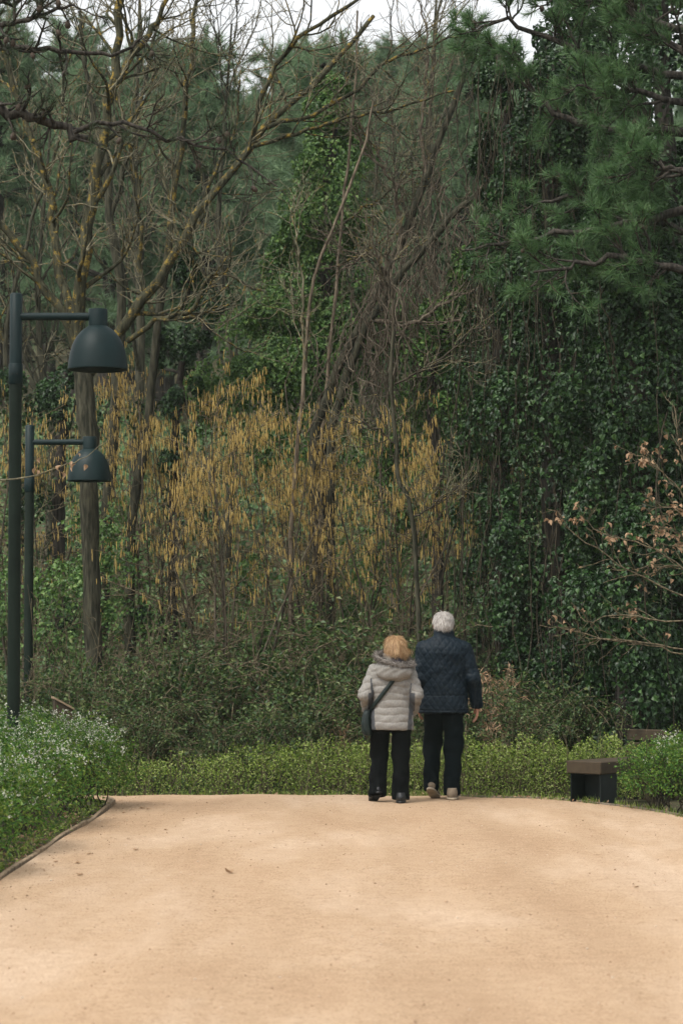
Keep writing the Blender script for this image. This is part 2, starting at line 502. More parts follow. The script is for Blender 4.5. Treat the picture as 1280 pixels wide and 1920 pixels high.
def path_material():
    m, n, l, b = new_mat('sandy_gravel')
    tc = n.new('ShaderNodeTexCoord')
    mp = n.new('ShaderNodeMapping'); mp.inputs['Scale'].default_value = (0.5, 0.16, 1)
    l.new(tc.outputs['Object'], mp.inputs[0])
    big = n.new('ShaderNodeTexNoise'); big.inputs['Scale'].default_value = 1.3; big.inputs['Detail'].default_value = 6
    big.inputs['Roughness'].default_value = 0.6; big.inputs['Distortion'].default_value = 0.25
    l.new(mp.outputs[0], big.inputs['Vector'])
    r1 = ramp(n, [(0.38, (0.315, 0.217, 0.138)), (0.5, (0.348, 0.248, 0.162)), (0.63, (0.415, 0.312, 0.222))])
    l.new(big.outputs['Fac'], r1.inputs[0])
    mid = n.new('ShaderNodeTexNoise'); mid.inputs['Scale'].default_value = 9; mid.inputs['Detail'].default_value = 8
    mid.inputs['Roughness'].default_value = 0.75
    l.new(tc.outputs['Object'], mid.inputs['Vector'])
    r2 = ramp(n, [(0.32, (0.86, 0.84, 0.82)), (0.68, (1.09, 1.09, 1.09))])
    l.new(mid.outputs['Fac'], r2.inputs[0])
    mx = n.new('ShaderNodeMix'); mx.data_type = 'RGBA'; mx.blend_type = 'MULTIPLY'; mx.inputs[0].default_value = 1
    l.new(r1.outputs[0], mx.inputs[6]); l.new(r2.outputs[0], mx.inputs[7])
    fine = n.new('ShaderNodeTexNoise'); fine.inputs['Scale'].default_value = 75; fine.inputs['Detail'].default_value = 4
    l.new(tc.outputs['Object'], fine.inputs['Vector'])
    r3 = ramp(n, [(0.30, (0.55, 0.50, 0.45)), (0.46, (1, 1, 1)), (0.75, (1.12, 1.12, 1.12))])
    l.new(fine.outputs['Fac'], r3.inputs[0])
    m2 = n.new('ShaderNodeMix'); m2.data_type = 'RGBA'; m2.blend_type = 'MULTIPLY'; m2.inputs[0].default_value = 1
    l.new(mx.outputs[2], m2.inputs[6]); l.new(r3.outputs[0], m2.inputs[7])
    mt = n.new('ShaderNodeMapping'); mt.inputs['Scale'].default_value = (1.3, 0.10, 1)
    l.new(tc.outputs['Object'], mt.inputs[0])
    trk = n.new('ShaderNodeTexNoise'); trk.inputs['Scale'].default_value = 1.6; trk.inputs['Detail'].default_value = 5
    l.new(mt.outputs[0], trk.inputs['Vector'])
    r4 = ramp(n, [(0.36, (0.95, 0.94, 0.93)), (0.5, (1, 1, 1)), (0.64, (1.035, 1.035, 1.035))])
    l.new(trk.outputs['Fac'], r4.inputs[0])
    m3 = n.new('ShaderNodeMix'); m3.data_type = 'RGBA'; m3.blend_type = 'MULTIPLY'; m3.inputs[0].default_value = 1
    l.new(m2.outputs[2], m3.inputs[6]); l.new(r4.outputs[0], m3.inputs[7])
    l.new(m3.outputs[2], b.inputs['Base Color'])
    b.inputs['Roughness'].default_value = 0.95; b.inputs['Specular IOR Level'].default_value = 0.1
    ad = n.new('ShaderNodeMath'); ad.operation = 'MULTIPLY_ADD'; ad.inputs[1].default_value = 0.5
    l.new(mid.outputs['Fac'], ad.inputs[0]); l.new(fine.outputs['Fac'], ad.inputs[2])
    bp = n.new('ShaderNodeBump'); bp.inputs['Strength'].default_value = 0.6; bp.inputs['Distance'].default_value = 0.012
    l.new(ad.outputs[0], bp.inputs['Height']); l.new(bp.outputs[0], b.inputs['Normal'])
    return m


M_path = path_material()

# ------------------------------------------------------------------ ground and path
xs = np.concatenate([np.arange(-150, -12, 6), np.arange(-12, 12.1, 0.4), np.arange(14, 151, 6)])
ys = np.concatenate([np.arange(-60, 8, 4), np.arange(8, 22, 1.0), np.arange(22, 48, 0.35), np.arange(48, 240, 4)])
GX, GY = np.meshgrid(xs, ys)
GZ = gz(GX, GY) - 0.035 + np.where(GY > 26, 0.05, 0.012) * np.sin(GX * 3.1 + GY * 1.7) * np.sin(GY * 2.3 - GX)
nx_, ny_ = len(xs), len(ys)
ii = (np.arange(ny_ - 1)[:, None] * nx_ + np.arange(nx_ - 1)[None]).ravel()
me = mesh_from('ground', [(np.stack([GX, GY, GZ], -1).reshape(-1, 3), np.stack([ii, ii + 1, ii + 1 + nx_, ii + nx_], 1))])
smooth(me)
obj('ground', me, M_soil, kind='structure')

left_edge = [(-2.15, -6), (-2.15, 0), (-2.16, 6), (-2.17, 11), (-2.16, 15), (-2.12, 18.5), (-2.05, 21.5), (-2.2, 22.7), (-3.0, 23.3), (-5, 23.7), (-9, 24.3)]
right_edge = [(3.3, -6), (3.3, 0), (3.3, 6), (3.3, 12), (3.2, 17), (2.95, 20.2), (2.3, 22.2), (1.3, 23.15), (-0.2, 24.0), (-3, 25.0), (-9, 26.6)]
LE, RE = spline(left_edge, 150), spline(right_edge, 150)
u = np.linspace(0, 1, 40)[None, :, None]
PX = LE[:, None] * (1 - u) + RE[:, None] * u
pz = gz(PX[..., 0], PX[..., 1]) + 0.004 + 0.008 * np.sin(PX[..., 0] * 1.9 + PX[..., 1] * 0.8) * np.sin(PX[..., 1] * 1.3) + 0.004 * np.sin(PX[..., 0] * 7 + 1)
V = np.concatenate([PX, pz[..., None]], -1).reshape(-1, 3)
ii = (np.arange(149)[:, None] * 40 + np.arange(39)[None]).ravel()
me = mesh_from('path', [(V, np.stack([ii, ii + 1, ii + 41, ii + 40], 1))]); smooth(me)
obj('path', me, M_path, kind='structure')


def path_z(x, y):
    return gz(x, y) + 0.004 + 0.008 * np.sin(x * 1.9 + y * 0.8) * np.sin(y * 1.3) + 0.004 * np.sin(x * 7 + 1)


# loose pebbles lying on the path
N = 12000
py_ = 8.5 + 15 * rng.random(N) ** 1.25; px_ = rng.uniform(-2.1, 3.2, N)
keep = (py_ < 22.4) | (px_ < 1.0); py_, px_ = py_[keep], px_[keep]
edge = rng.random(len(px_)) < 0.2
px_ = np.where(edge, -2.1 + np.abs(rng.normal(0, 0.18, len(px_))), px_)
N = len(px_)
s = 0.0022 + 0.0060 * rng.random(N) ** 9
o8 = np.array([(1, 0, 0), (0, 1, 0), (-1, 0, 0), (0, -1, 0), (0, 0, 0.7), (0, 0, -0.7)], float)
V = np.stack([px_, py_, path_z(px_, py_) + s * 0.35], -1)[:, None] + o8[None] * s[:, None, None] * rng.uniform(0.6, 1.4, (N, 6, 1))
F8 = np.array([(0, 1, 4), (1, 2, 4), (2, 3, 4), (3, 0, 4), (1, 0, 5), (2, 1, 5), (3, 2, 5), (0, 3, 5)])
M_peb = leaf_mat('pebble', [(0.20, 0.13, 0.085), (0.31, 0.205, 0.13), (0.42, 0.30, 0.20), (0.46, 0.38, 0.30)], 0.85, 0.0, 0.15)
obj('gravel', mesh_from('gravel', [(V.reshape(-1, 3), (np.arange(N)[:, None, None] * 6 + F8[None]).reshape(-1, 3))]), M_peb,
    label='loose sandy pebbles scattered over the path', cat='gravel', kind='stuff')

# edging of the path
root = thing('wooden_edging', 'low weathered wooden edging board along the left side of the gravel path', 'edging', (-2.15, 15, 0))
cuts = [(8.0, 11.2), (11.22, 14.3), (14.32, 17.2), (17.24, 19.9), (19.93, 22.6)]
for a, b_ in cuts:
    k = 9
    yy = np.linspace(a, b_, k)
    cx = np.interp(yy, LE[:, 1][:115], LE[:, 0][:115]) - 0.03 + 0.018 * np.sin(yy * 2.6)
    z1 = 0.024 + 0.013 * np.sin(yy * 1.7 + a)
    V = []
    for j in range(k):
        for dx, zz in ((-0.016, -0.06), (0.016, -0.06), (0.017, z1[j] - 0.004), (0.012, z1[j]), (-0.012, z1[j]), (-0.017, z1[j] - 0.004)):
            V.append((cx[j] + dx + 2.15, yy[j] - 15, zz))
    F = [(j * 6 + q, j * 6 + (q + 1) % 6, j * 6 + 6 + (q + 1) % 6, j * 6 + 6 + q) for j in range(k - 1) for q in range(6)]
    e0, e1 = 0, (k - 1) * 6
    F += [(e0 + 3, e0 + 2, e0 + 1, e0), (e0 + 5, e0 + 4, e0 + 3, e0), (e1, e1 + 1, e1 + 2, e1 + 3), (e1, e1 + 3, e1 + 4, e1 + 5)]
    obj('plank', mesh_from('plank', [(V, F)]), M_edge, root)
ee = RE[(RE[:, 1] > 14) & (RE[:, 0] > 1.0)]
zt = path_z(ee[:, 0], ee[:, 1])
V = []
nrm2 = norm(np.gradient(ee, axis=0))[:, ::-1] * np.array([1, -1])
for j in range(len(ee)):
    for o_, zz in ((0.012, -0.05), (0.012, 0.016), (0.020, 0.016), (0.020, -0.05)):
        p = ee[j] + nrm2[j] * o_
        V.append((p[0], p[1], zt[j] + zz))
F = [(j * 4 + q, j * 4 + (q + 1) % 4, j * 4 + 4 + (q + 1) % 4, j * 4 + 4 + q) for j in range(len(ee) - 1) for q in range(4)]
obj('metal_edging', mesh_from('metal_edging', [(V, F)]), M_strip, label='thin grey metal edging strip along the right and far side of the path', cat='edging')

# ------------------------------------------------------------------ street lamps
def lamp(loc, H, label):
    root = thing('street_lamp', label, 'lamp', loc, group='dark bell street lamps on the left')
    rp = 0.055
    me = mesh_from('pole', [lathe([(rp, -0.1), (rp, H - 0.72)], 24)]); smooth(me); obj('pole', me, M_lamp2, root)
    rc = rp * 1.12
    me = mesh_from('collar', [lathe([(0.02, H - 0.80), (rc - 0.004, H - 0.80), (rc, H - 0.795), (rc, H - 0.625), (rc - 0.004, H - 0.62), (0.02, H - 0.62)], 24)]); smooth(me)
    col_ = obj('collar', me, M_lamp, root)
    for a_ in (-1.9, -1.2):
        bm_ = lathe([(0.001, 0.006), (0.006, 0.006), (0.007, 0.0), (0.007, -0.004)], 8)
        bv = np.stack([bm_[0][:, 0], bm_[0][:, 1], bm_[0][:, 2]], 1)
        ca_, sa_ = math.cos(a_), math.sin(a_)
        wv = np.stack([ca_ * (rc + bv[:, 2]) - sa_ * bv[:, 0], sa_ * (rc + bv[:, 2]) + ca_ * bv[:, 0], H - 0.71 + bv[:, 1]], 1)
        obj('bolt', mesh_from('bolt', [(wv, bm_[1])]), M_steel, col_)
    rq = rp * 0.98
    me = mesh_from('pole_head', [lathe([(rq, H - 0.7), (rq, H - 0.01), (rq - 0.012, H), (0.001, H)], 24)]); smooth(me); obj('pole_head', me, M_lamp, root)
    za = H - 0.205
    me = mesh_from('arm', [tubes(np.array([[0.03, 0, za], [0.3, 0, za], [0.64, 0, za]]), np.array([0.034, 0.034, 0.034]), 20)]); smooth(me)
    obj('arm', me, M_lamp, root)
    cx = 0.715; zt = za + 0.065
    neck = [(0.001, zt), (0.080, zt), (0.083, zt - 0.006), (0.083, zt - 0.15)]
    me = mesh_from('lamp_neck', [lathe(neck, 32, (cx, 0, 0))]); smooth(me); obj('lamp_neck', me, M_lamp, root)
    zb = zt - 0.148
    pr = [(0.082, zb), (0.10, zb - 0.012), (0.145, zb - 0.045), (0.19, zb - 0.10), (0.222, zb - 0.165), (0.243, zb - 0.24), (0.257, zb - 0.33), (0.262, zb - 0.378), (0.262, zb - 0.384),
          (0.254, zb - 0.384), (0.25, zb - 0.33), (0.235, zb - 0.24), (0.18, zb - 0.11), (0.07, zb - 0.03), (0.001, zb - 0.02)]
    me = mesh_from('lamp_shade', [lathe(pr, 48, (cx, 0, 0))]); smooth(me); sh = obj('lamp_shade', me, M_lamp, root)
    me = mesh_from('diffuser', [lathe([(0.001, zb - 0.30), (0.12, zb - 0.295), (0.243, zb - 0.27), (0.243, zb - 0.265), (0.001, zb - 0.265)], 32, (cx, 0, 0))]); smooth(me)
    obj('diffuser', me, M_diff, sh)
    return root


M_lamp2 = plain('lamp_pole_paint', (0.0075, 0.0135, 0.0095), 0.6, 0.12, 0.3, 3, 0.05)
p = at(31, 550, 21.0)
lamp((p[0], 21.0, -0.02), p[2] + 0.02, 'nearer and taller dark street lamp with bell shade at the left edge')
p = at(56.5, 797, 28.8); g0 = float(gz(p[0], 28.8)) - 0.03
lamp((p[0], 28.8, g0), p[2] - g0, 'farther street lamp with smaller bell shade, partly hidden behind the nearer pole')

# ------------------------------------------------------------------ benches
def bench(loc, rz, label, back=False, L=1.7):
    root = thing('park_bench', label, 'bench', loc, rz=rz)
    # local: x = across the seat, y = along the seat
    for i, x0 in enumerate((-0.095, 0.105) if back else (0.0,)):
        w = 0.185 if back else 0.40
        me = mesh_from('seat_plank', [box((x0, L / 2, 0.325), (w, L, 0.115), 0, 0.008)])
        obj('seat_plank', me, M_wood, root)
    for y0 in (0.05, L - 0.30):
        me = mesh_from('support', [box((-0.17, y0 + 0.1, 0.125), (0.012, 0.24, 0.282)), box((0.17, y0 + 0.1, 0.125), (0.012, 0.24, 0.282)), box((0, y0 + 0.1, 0.262), (0.326, 0.22, 0.008)), box((0, y0 + 0.19, 0.12), (0.326, 0.008, 0.27))])
        obj('support', me, M_steel, root)
    if back:
        for z0 in (0.52, 0.655):
            me = mesh_from('back_board', [box((0.20, L / 2, z0), (0.055, L, 0.115), 0, 0.008)]); obj('back_board', me, M_wood, root)
        for y0 in (0.25, L - 0.25):
            me = mesh_from('back_bracket', [box((0.238, y0, 0.45), (0.014, 0.06, 0.50))]); obj('back_bracket', me, M_steel, root)
    return root


b0 = at(1098, 1500, 22.3)
bench((b0[0] - 0.03, 22.25, 0.0), R(-44), 'thick brown wooden plank bench on dark steel supports at the right path edge')
b1 = at(1207, 1390, 24.5)
bench((b1[0] + 0.15, 24.5, float(gz(b1[0], 24.5)) - 0.05), R(62), 'bench with only its brown backrest boards showing above the right shrub', True, 0.42)

# ------------------------------------------------------------------ people
def cloth(name, c, rough=0.8, spec=0.15, bump=0.15, sheen=0.2):
    m = plain(name, c, rough, spec, 0.18, 60, bump, dist=0.003)
    m.node_tree.nodes['Principled BSDF'].inputs['Sheen Weight'].default_value = 0.0
    return m


M_skin = plain('skin', (0.33, 0.175, 0.12), 0.55, 0.3, 0.12, 25, 0.05)
M_navy = cloth('navy_quilted_cloth', (0.0016, 0.0068, 0.0125), 0.6, 0.16, 0.1)
M_trous = cloth('dark_trouser_cloth', (0.002, 0.004, 0.0052), 0.9, 0.06)
M_black = cloth('black_trouser_cloth', (0.002, 0.0026, 0.003), 0.9, 0.08)
M_silver = cloth('silver_beige_padding', (0.19, 0.18, 0.164), 0.6, 0.3, 0.12)
M_grey = cloth('grey_side_panel', (0.062, 0.066, 0.072), 0.8, 0.15)
M_lining = cloth('purple_grey_lining', (0.035, 0.031, 0.042), 0.85, 0.1)
M_bag = cloth('dark_green_bag', (0.004, 0.0105, 0.0095), 0.55, 0.3)
M_shoe_t = plain('tan_suede', (0.165, 0.13, 0.092), 0.8, 0.2)
M_sole = plain('pale_sole', (0.33, 0.275, 0.20), 0.7, 0.2)
M_shoe_b = plain('black_leather', (0.008, 0.009, 0.01), 0.45, 0.4)
M_white_hair = leaf_mat('white_hair', [(0.20, 0.185, 0.17), (0.42, 0.39, 0.36), (0.56, 0.53, 0.50)], 0.6, 0.0, 0.3, 0.1)
M_blond_hair = leaf_mat('ginger_blond_hair', [(0.17, 0.088, 0.036), (0.37, 0.22, 0.105), (0.56, 0.385, 0.21)], 0.5, 0.0, 0.35, 0.1)
M_fur = leaf_mat('grey_fur', [(0.055, 0.05, 0.047), (0.14, 0.125, 0.112), (0.27, 0.24, 0.215)], 0.8, 0.0, 0.15, 0.1)
M_eye = plain('eye', (0.05, 0.04, 0.035), 0.2, 0.5)


def strands(pos, nrm, down, L, W, lift=0.25, n=4, wig=0.15):
    """short curved hair ribbons lying along `down` and lifting off the surface"""
    N = len(pos)
    d = norm(down + rng.normal(size=(N, 3)) * wig + nrm * lift)
    s = norm(np.cross(d, nrm + rng.normal(size=(N, 3)) * 0.3))
    l = L * rng.uniform(0.6, 1.2, (N, 1))
    rows = []
    p = pos.copy(); dd = d
    for i in range(n):
        w = W * (1 - i / (n - 1) * 0.9)
        rows += [p - s * w / 2, p + s * w / 2]
        p = p + dd * l / (n - 1)
        dd = norm(dd - nrm * lift * 0.55 + np.array([0, 0, -0.12]))
    V = np.stack(rows, 1).reshape(-1, 3)
    b = np.arange(N)[:, None] * (2 * n)
    F = np.concatenate([b + np.array([[2 * i, 2 * i + 1, 2 * i + 3, 2 * i + 2]]) for i in range(n - 1)])
    return V, F


def face_features(g, f, c, r):
    """nose, brow, cheeks, lips and ears on a head ellipsoid of centre c, radii r (facing +y)"""
    x, y, z = c
    f = smin(f, g.cone((x, y + r[1] * 0.93, z + r[2] * 0.08), (x, y + r[1] * 1.13, z - r[2] * 0.27), 0.009, 0.015), k=0.015)
    f = smin(f, g.ell((x, y + r[1] * 0.55, z - r[2] * 0.62), (r[0] * 0.62, r[1] * 0.45, r[2] * 0.42)), k=0.03)
    for s_ in (-1, 1):
        f = smin(f, g.ell((x + s_ * r[0] * 1.10, y - 0.004, z - r[2] * 0.20), (0.013, 0.022, 0.034)), k=0.01)
        f = np.maximum(f, -g.ell((x + s_ * r[0] * 0.42, y + r[1] * 1.0, z + r[2] * 0.03), (0.016, 0.012, 0.009)))
    f = smin(f, g.ell((x, y + r[1] * 0.93, z - r[2] * 0.50), (0.022, 0.010, 0.006)), k=0.008)
    return f


def hand_sdf(g, w, direction, side, s=1.0):
    """relaxed hand hanging from wrist w: palm, four unequal bent fingers, thumb at the palm's side"""
    w = np.array(w, float); d = np.array(direction, float); d /= np.linalg.norm(d)
    fwd = np.array([0, 1.0, 0.0]); fwd -= d * (fwd @ d); fwd /= np.linalg.norm(fwd)
    inn = np.array([-side, 0, 0.0]); inn -= d * (inn @ d); inn -= fwd * (inn @ fwd); inn /= np.linalg.norm(inn)
    P = lambda a, b_, c_: w + (d * a + fwd * b_ + inn * c_) * s
    f = smin(g.cone(P(-0.02, 0, 0), P(0.03, 0.0, 0), 0.026 * s, 0.024 * s), g.cone(P(0.03, -0.022, 0), P(0.085, -0.028, 0.004), 0.016 * s, 0.013 * s),
             g.cone(P(0.03, 0.02, 0), P(0.09, 0.03, 0.004), 0.017 * s, 0.013 * s), g.cone(P(0.04, 0, 0), P(0.09, 0, 0.004), 0.016 * s, 0.013 * s), k=0.012)
    for b_, l1, l2 in ((0.031, 0.040, 0.036), (0.011, 0.045, 0.040), (-0.010, 0.042, 0.036), (-0.030, 0.033, 0.028)):
        a = P(0.088, b_, 0.004); k1 = P(0.088 + l1, b_ * 1.08, 0.016); k2 = P(0.088 + l1 + l2 * 0.72, b_ * 1.08, 0.016 + l2 * 0.72)
        f = np.minimum(f, np.minimum(g.cone(a, k1, 0.0095 * s, 0.0085 * s), g.cone(k1, k2, 0.0085 * s, 0.007 * s)))
    f = smin(f, np.minimum(g.cone(P(0.02, 0.025, 0.006), P(0.055, 0.052, 0.018), 0.012 * s, 0.0105 * s), g.cone(P(0.055, 0.052, 0.018), P(0.09, 0.056, 0.028), 0.0105 * s, 0.0085 * s)), k=0.006)
    return f


def wrinkle(V, amp, f=1.0):
    x, y, z = V[:, 0] * f, V[:, 1] * f, V[:, 2] * f
    return amp * (np.sin(23 * z + 9 * x + 4 * np.sin(11 * y + 5 * x)) * 0.5 + np.sin(41 * x - 17 * z + 3 * np.sin(19 * z)) * 0.3 + np.sin(57 * z + 31 * y + 13 * x) * 0.2)


def add(name, VF, mat, root, sm=True, **kw):
    me = mesh_from(name, [VF]); smooth(me, sm)
    return obj(name, me, mat, root, **kw)


def shoe(root, c, yaw, mat, sole, s=1.0, pitch=0.0):
    g = Grid((-0.07, -0.12, -0.01), (0.07, 0.22, 0.13), 0.005)
    up = smin(g.ell((0, -0.035, 0.05), (0.041, 0.062, 0.052)), g.ell((0, 0.10, 0.035), (0.049, 0.095, 0.042)), g.cone((0, -0.03, 0.05), (0, -0.035, 0.10), 0.042, 0.040), k=0.03)
    up = np.maximum(up, np.maximum(0.018 - g.Z, g.Z - 0.105))
    so = smin(g.ell((0, -0.035, 0.012), (0.045, 0.065, 0.05)), g.ell((0, 0.10, 0.012), (0.052, 0.10, 0.05)), k=0.05)
    so = np.maximum(so, np.maximum(-g.Z, g.Z - 0.02))
    cy, sy_ = math.cos(yaw), math.sin(yaw); cp, sp_ = math.cos(pitch), math.sin(pitch)
    def tr(V):
        V = V * s
        V = V - np.array([0, 0.13, 0]); V = np.stack([V[:, 0], V[:, 1] * cp + V[:, 2] * sp_, -V[:, 1] * sp_ + V[:, 2] * cp], 1); V = V + np.array([0, 0.13, 0])
        V = np.stack([V[:, 0] * cy + V[:, 1] * sy_, -V[:, 0] * sy_ + V[:, 1] * cy, V[:, 2]], 1)
        return V + np.array(c)
    V, F = g.mesh(up); o = add('shoe', (tr(V), F), mat, root)
    V, F = g.mesh(so); add('sole', (tr(V), F), sole, o)


def hair_from(g, f, mat, root, N, L, W, part_dir, lift=0.3, wig=0.2, mask=None):
    V, F = g.mesh(f)
    base = add('hair', (V, F), mat, root)
    Nn = vnormals(V, F)
    ok = np.ones(len(V), bool) if mask is None else mask(V)
    idx = rng.choice(np.where(ok)[0], N)
    dn = part_dir(V[idx])
    dn = norm(dn - Nn[idx] * np.sum(dn * Nn[idx], -1, keepdims=True))
    add('hair_strands', strands(V[idx], Nn[idx], dn, L, W, lift, 4, wig), mat, base, kind='stuff')
    return base


# ---- the man
man_at = at(831.6, 1496, 22.8)
man = thing('person', 'white-haired person in navy quilted jacket and dark trousers walking away on the right', 'person', (man_at[0], 22.8, 0.003))
hL, hR = (-0.085, 0.0, 0.90), (0.085, 0.0, 0.90)
kL, kR = (-0.10, 0.13, 0.50), (0.092, 0.0, 0.49)
aL, aR = (-0.118, 0.03, 0.15), (0.072, -0.09, 0.10)
sh_r, el_r, wr_r = (0.185, 0.0, 1.40), (0.278, -0.02, 1.12), (0.318, 0.07, 0.868)
sh_l, el_l, wr_l = (-0.185, 0.0, 1.40), (-0.225, -0.03, 1.12), (-0.235, 0.09, 0.89)
g = Grid((-0.36, -0.2, 0.02), (0.42, 0.24, 1.79), 0.0085)
hc, hr = (0.0, 0.03, 1.642), (0.076, 0.096, 0.112)
f = smin(g.ell(hc, hr), g.cone((0, 0.0, 1.44), (0, 0.015, 1.60), 0.058, 0.055), k=0.02)
f = face_features(g, f, hc, hr)
tor = smin(g.cone((0, 0, 0.95), (0, 0, 1.34), 0.125, 0.135, 0.7), g.cone((-0.15, 0, 1.40), (0.15, 0, 1.40), 0.055, 0.055), k=0.06)
f = smin(f, tor, k=0.05)
for a, b_, c in ((hL, kL, aL), (hR, kR, aR)):
    f = smin(f, smin(g.cone(a, b_, 0.082, 0.056), g.cone(b_, c, 0.054, 0.038), k=0.03), k=0.03)
for a, b_, c in ((sh_r, el_r, wr_r), (sh_l, el_l, wr_l)):
    f = smin(f, smin(g.cone(a, b_, 0.048, 0.038), g.cone(b_, c, 0.037, 0.026), k=0.02), k=0.02)
body = add('body', g.mesh(f), M_skin, man)
for s_ in (-1, 1):
    add('eye', tuple(lathe([(0.0005, -0.011), (0.008, -0.008), (0.011, 0), (0.008, 0.008), (0.0005, 0.011)], 12, (s_ * 0.032, hc[1] + hr[1] * 0.93, hc[2] + 0.003))), M_eye, body)
for nm, w, d_, sd in (('hand', wr_r, (0.05, 0.25, -1), 1), ('hand', wr_l, (0.0, 0.25, -1), -1)):
    g = Grid(np.array(w) - 0.11 - np.array([0, 0, 0.13]), np.array(w) + np.array([0.11, 0.16, 0.05]), 0.0045)
    add(nm, g.mesh(hand_sdf(g, w, d_, sd)), M_skin, body)
# trousers
g = Grid((-0.26, -0.24, 0.03), (0.26, 0.26, 1.02), 0.008)
f = smin(smin(g.cone(hL, kL, 0.108, 0.082), g.cone(kL, (-0.120, 0.015, 0.11), 0.082, 0.072), k=0.04),
         smin(g.cone(hR, kR, 0.112, 0.085), g.cone(kR, (0.07, -0.075, 0.06), 0.083, 0.077), k=0.04), k=0.015)
f = smin(f, g.stack([0.80, 0.88, 1.0], [0.19, 0.195, 0.18], [0.125, 0.13, 0.115]), k=0.03)
f = np.maximum(f, np.where(g.X < -0.02, 0.066 - 0.25 * (g.Y - 0.02), 0.034) - g.Z)
V, F = g.mesh(f); Nn = vnormals(V, F)
V += Nn * wrinkle(V, 0.010, 0.8)[:, None]
add('trousers', (V, F), M_trous, man)
# jacket
g = Grid((-0.36, -0.25, 0.78), (0.40, 0.26, 1.63), 0.0065)
zs_ = [0.806, 0.84, 0.97, 1.10, 1.25, 1.36, 1.42, 1.46, 1.495, 1.52, 1.60]
ws_ = [0.232, 0.230, 0.220, 0.210, 0.216, 0.222, 0.214, 0.185, 0.135, 0.098, 0.086]
ds_ = [0.158, 0.157, 0.148, 0.142, 0.148, 0.146, 0.132, 0.115, 0.098, 0.088, 0.086]
tor = g.stack(zs_, ws_, ds_, cy=[0, 0, 0, 0, 0, -0.008, -0.008, -0.004, 0.005, 0.012, 0.018])
f = tor
for a, b_, c in ((sh_r, el_r, wr_r), (sh_l, el_l, wr_l)):
    f = smin(f, smin(g.cone(a, b_, 0.076, 0.066), g.cone(b_, c, 0.065, 0.050), k=0.03), k=0.025)
f = np.maximum(f, np.maximum(0.806 - g.Z, g.Z - 1.588))
f = np.maximum(f, -g.cone((0, 0.03, 1.54), (0, 0.025, 1.66), 0.067, 0.073))
for w, d_ in ((wr_r, (0.05, 0.25, -1)), (wr_l, (0.0, 0.25, -1))):
    d_ = np.array(d_) / np.linalg.norm(d_); e = np.array(w) + d_ * 0.012
    near = (g.X - e[0]) ** 2 + (g.Y - e[1]) ** 2 + (g.Z - e[2]) ** 2 < 0.085 ** 2
    cut = (g.X - e[0]) * d_[0] + (g.Y - e[1]) * d_[1] + (g.Z - e[2]) * d_[2]
    arm_only = (np.abs(g.X) > 0.235) if w is wr_r else (np.abs(g.X) > 0.25)
    f = np.where(near & arm_only, np.maximum(f, cut), f)
V, F = g.mesh(f); Nn = vnormals(V, F)
on_arm = np.abs(V[:, 0]) > 0.225
xx = np.where(on_arm, np.abs(V[:, 0]) + V[:, 1] * 0.9, V[:, 0]); zz = V[:, 2]
xx = xx + 0.006 * np.sin(zz * 17 + V[:, 1] * 9) + 0.004 * np.sin(V[:, 0] * 31 + 2); zz_ = zz; zz = zz + 0.008 * np.sin(V[:, 0] * 13 + 1) + 0.005 * np.sin(V[:, 0] * 37)
q1 = np.abs(np.sin(math.pi * (xx / 0.062 + zz / 0.088))); q2 = np.abs(np.sin(math.pi * (xx / 0.062 - zz / 0.088)))
puff = np.minimum(np.minimum(q1, q2) ** 0.6, 0.85) * 0.0075
zz = zz_
puff = np.where(zz > 1.515, 0.002, puff)
seam = np.exp(-((zz - 0.968) / 0.006) ** 2) * ~on_arm + np.exp(-((zz - 0.83) / 0.005) ** 2) * ~on_arm + np.exp(-(V[:, 0] / 0.005) ** 2) * (zz < 0.968)
V = V + Nn * (puff - 0.006 * seam + wrinkle(V, 0.008, 0.7))[:, None]
add('jacket', (V, F), M_navy, man)
# hair, shoes
g = Grid((-0.13, -0.12, 1.54), (0.13, 0.16, 1.78), 0.006)
f = g.ell((0, 0.018, 1.655), (0.093, 0.108, 0.099))
f = smin(f, g.ell((0, -0.03, 1.62), (0.078, 0.062, 0.055)), k=0.02)
f = np.maximum(f, -(0.0 + g.ell((0, 0.13, 1.60), (0.12, 0.085, 0.105))))
f = np.maximum(f, 1.585 - g.Z + 0.12 * np.abs(g.X))
f = np.maximum(f, -g.ell((0.1, 0.03, 1.612), (0.035, 0.045, 0.042)))
f = np.maximum(f, -g.ell((-0.1, 0.03, 1.612), (0.035, 0.045, 0.042)))
hair_from(g, f, M_white_hair, man, 3600, 0.042, 0.0055,
          lambda p: np.stack([p[:, 0] * 1.5, (p[:, 1] - 0.04) * 1.2, -0.7 * (1.80 - p[:, 2]) / 0.2], 1), 0.20, 0.20)
shoe(man, (-0.115, -0.0, 0.0), 0.30, M_shoe_t, M_sole, 1.0, 0.42)
shoe(man, (0.075, -0.10, 0.0), 0.10, M_shoe_t, M_sole, 1.03, 0.0)

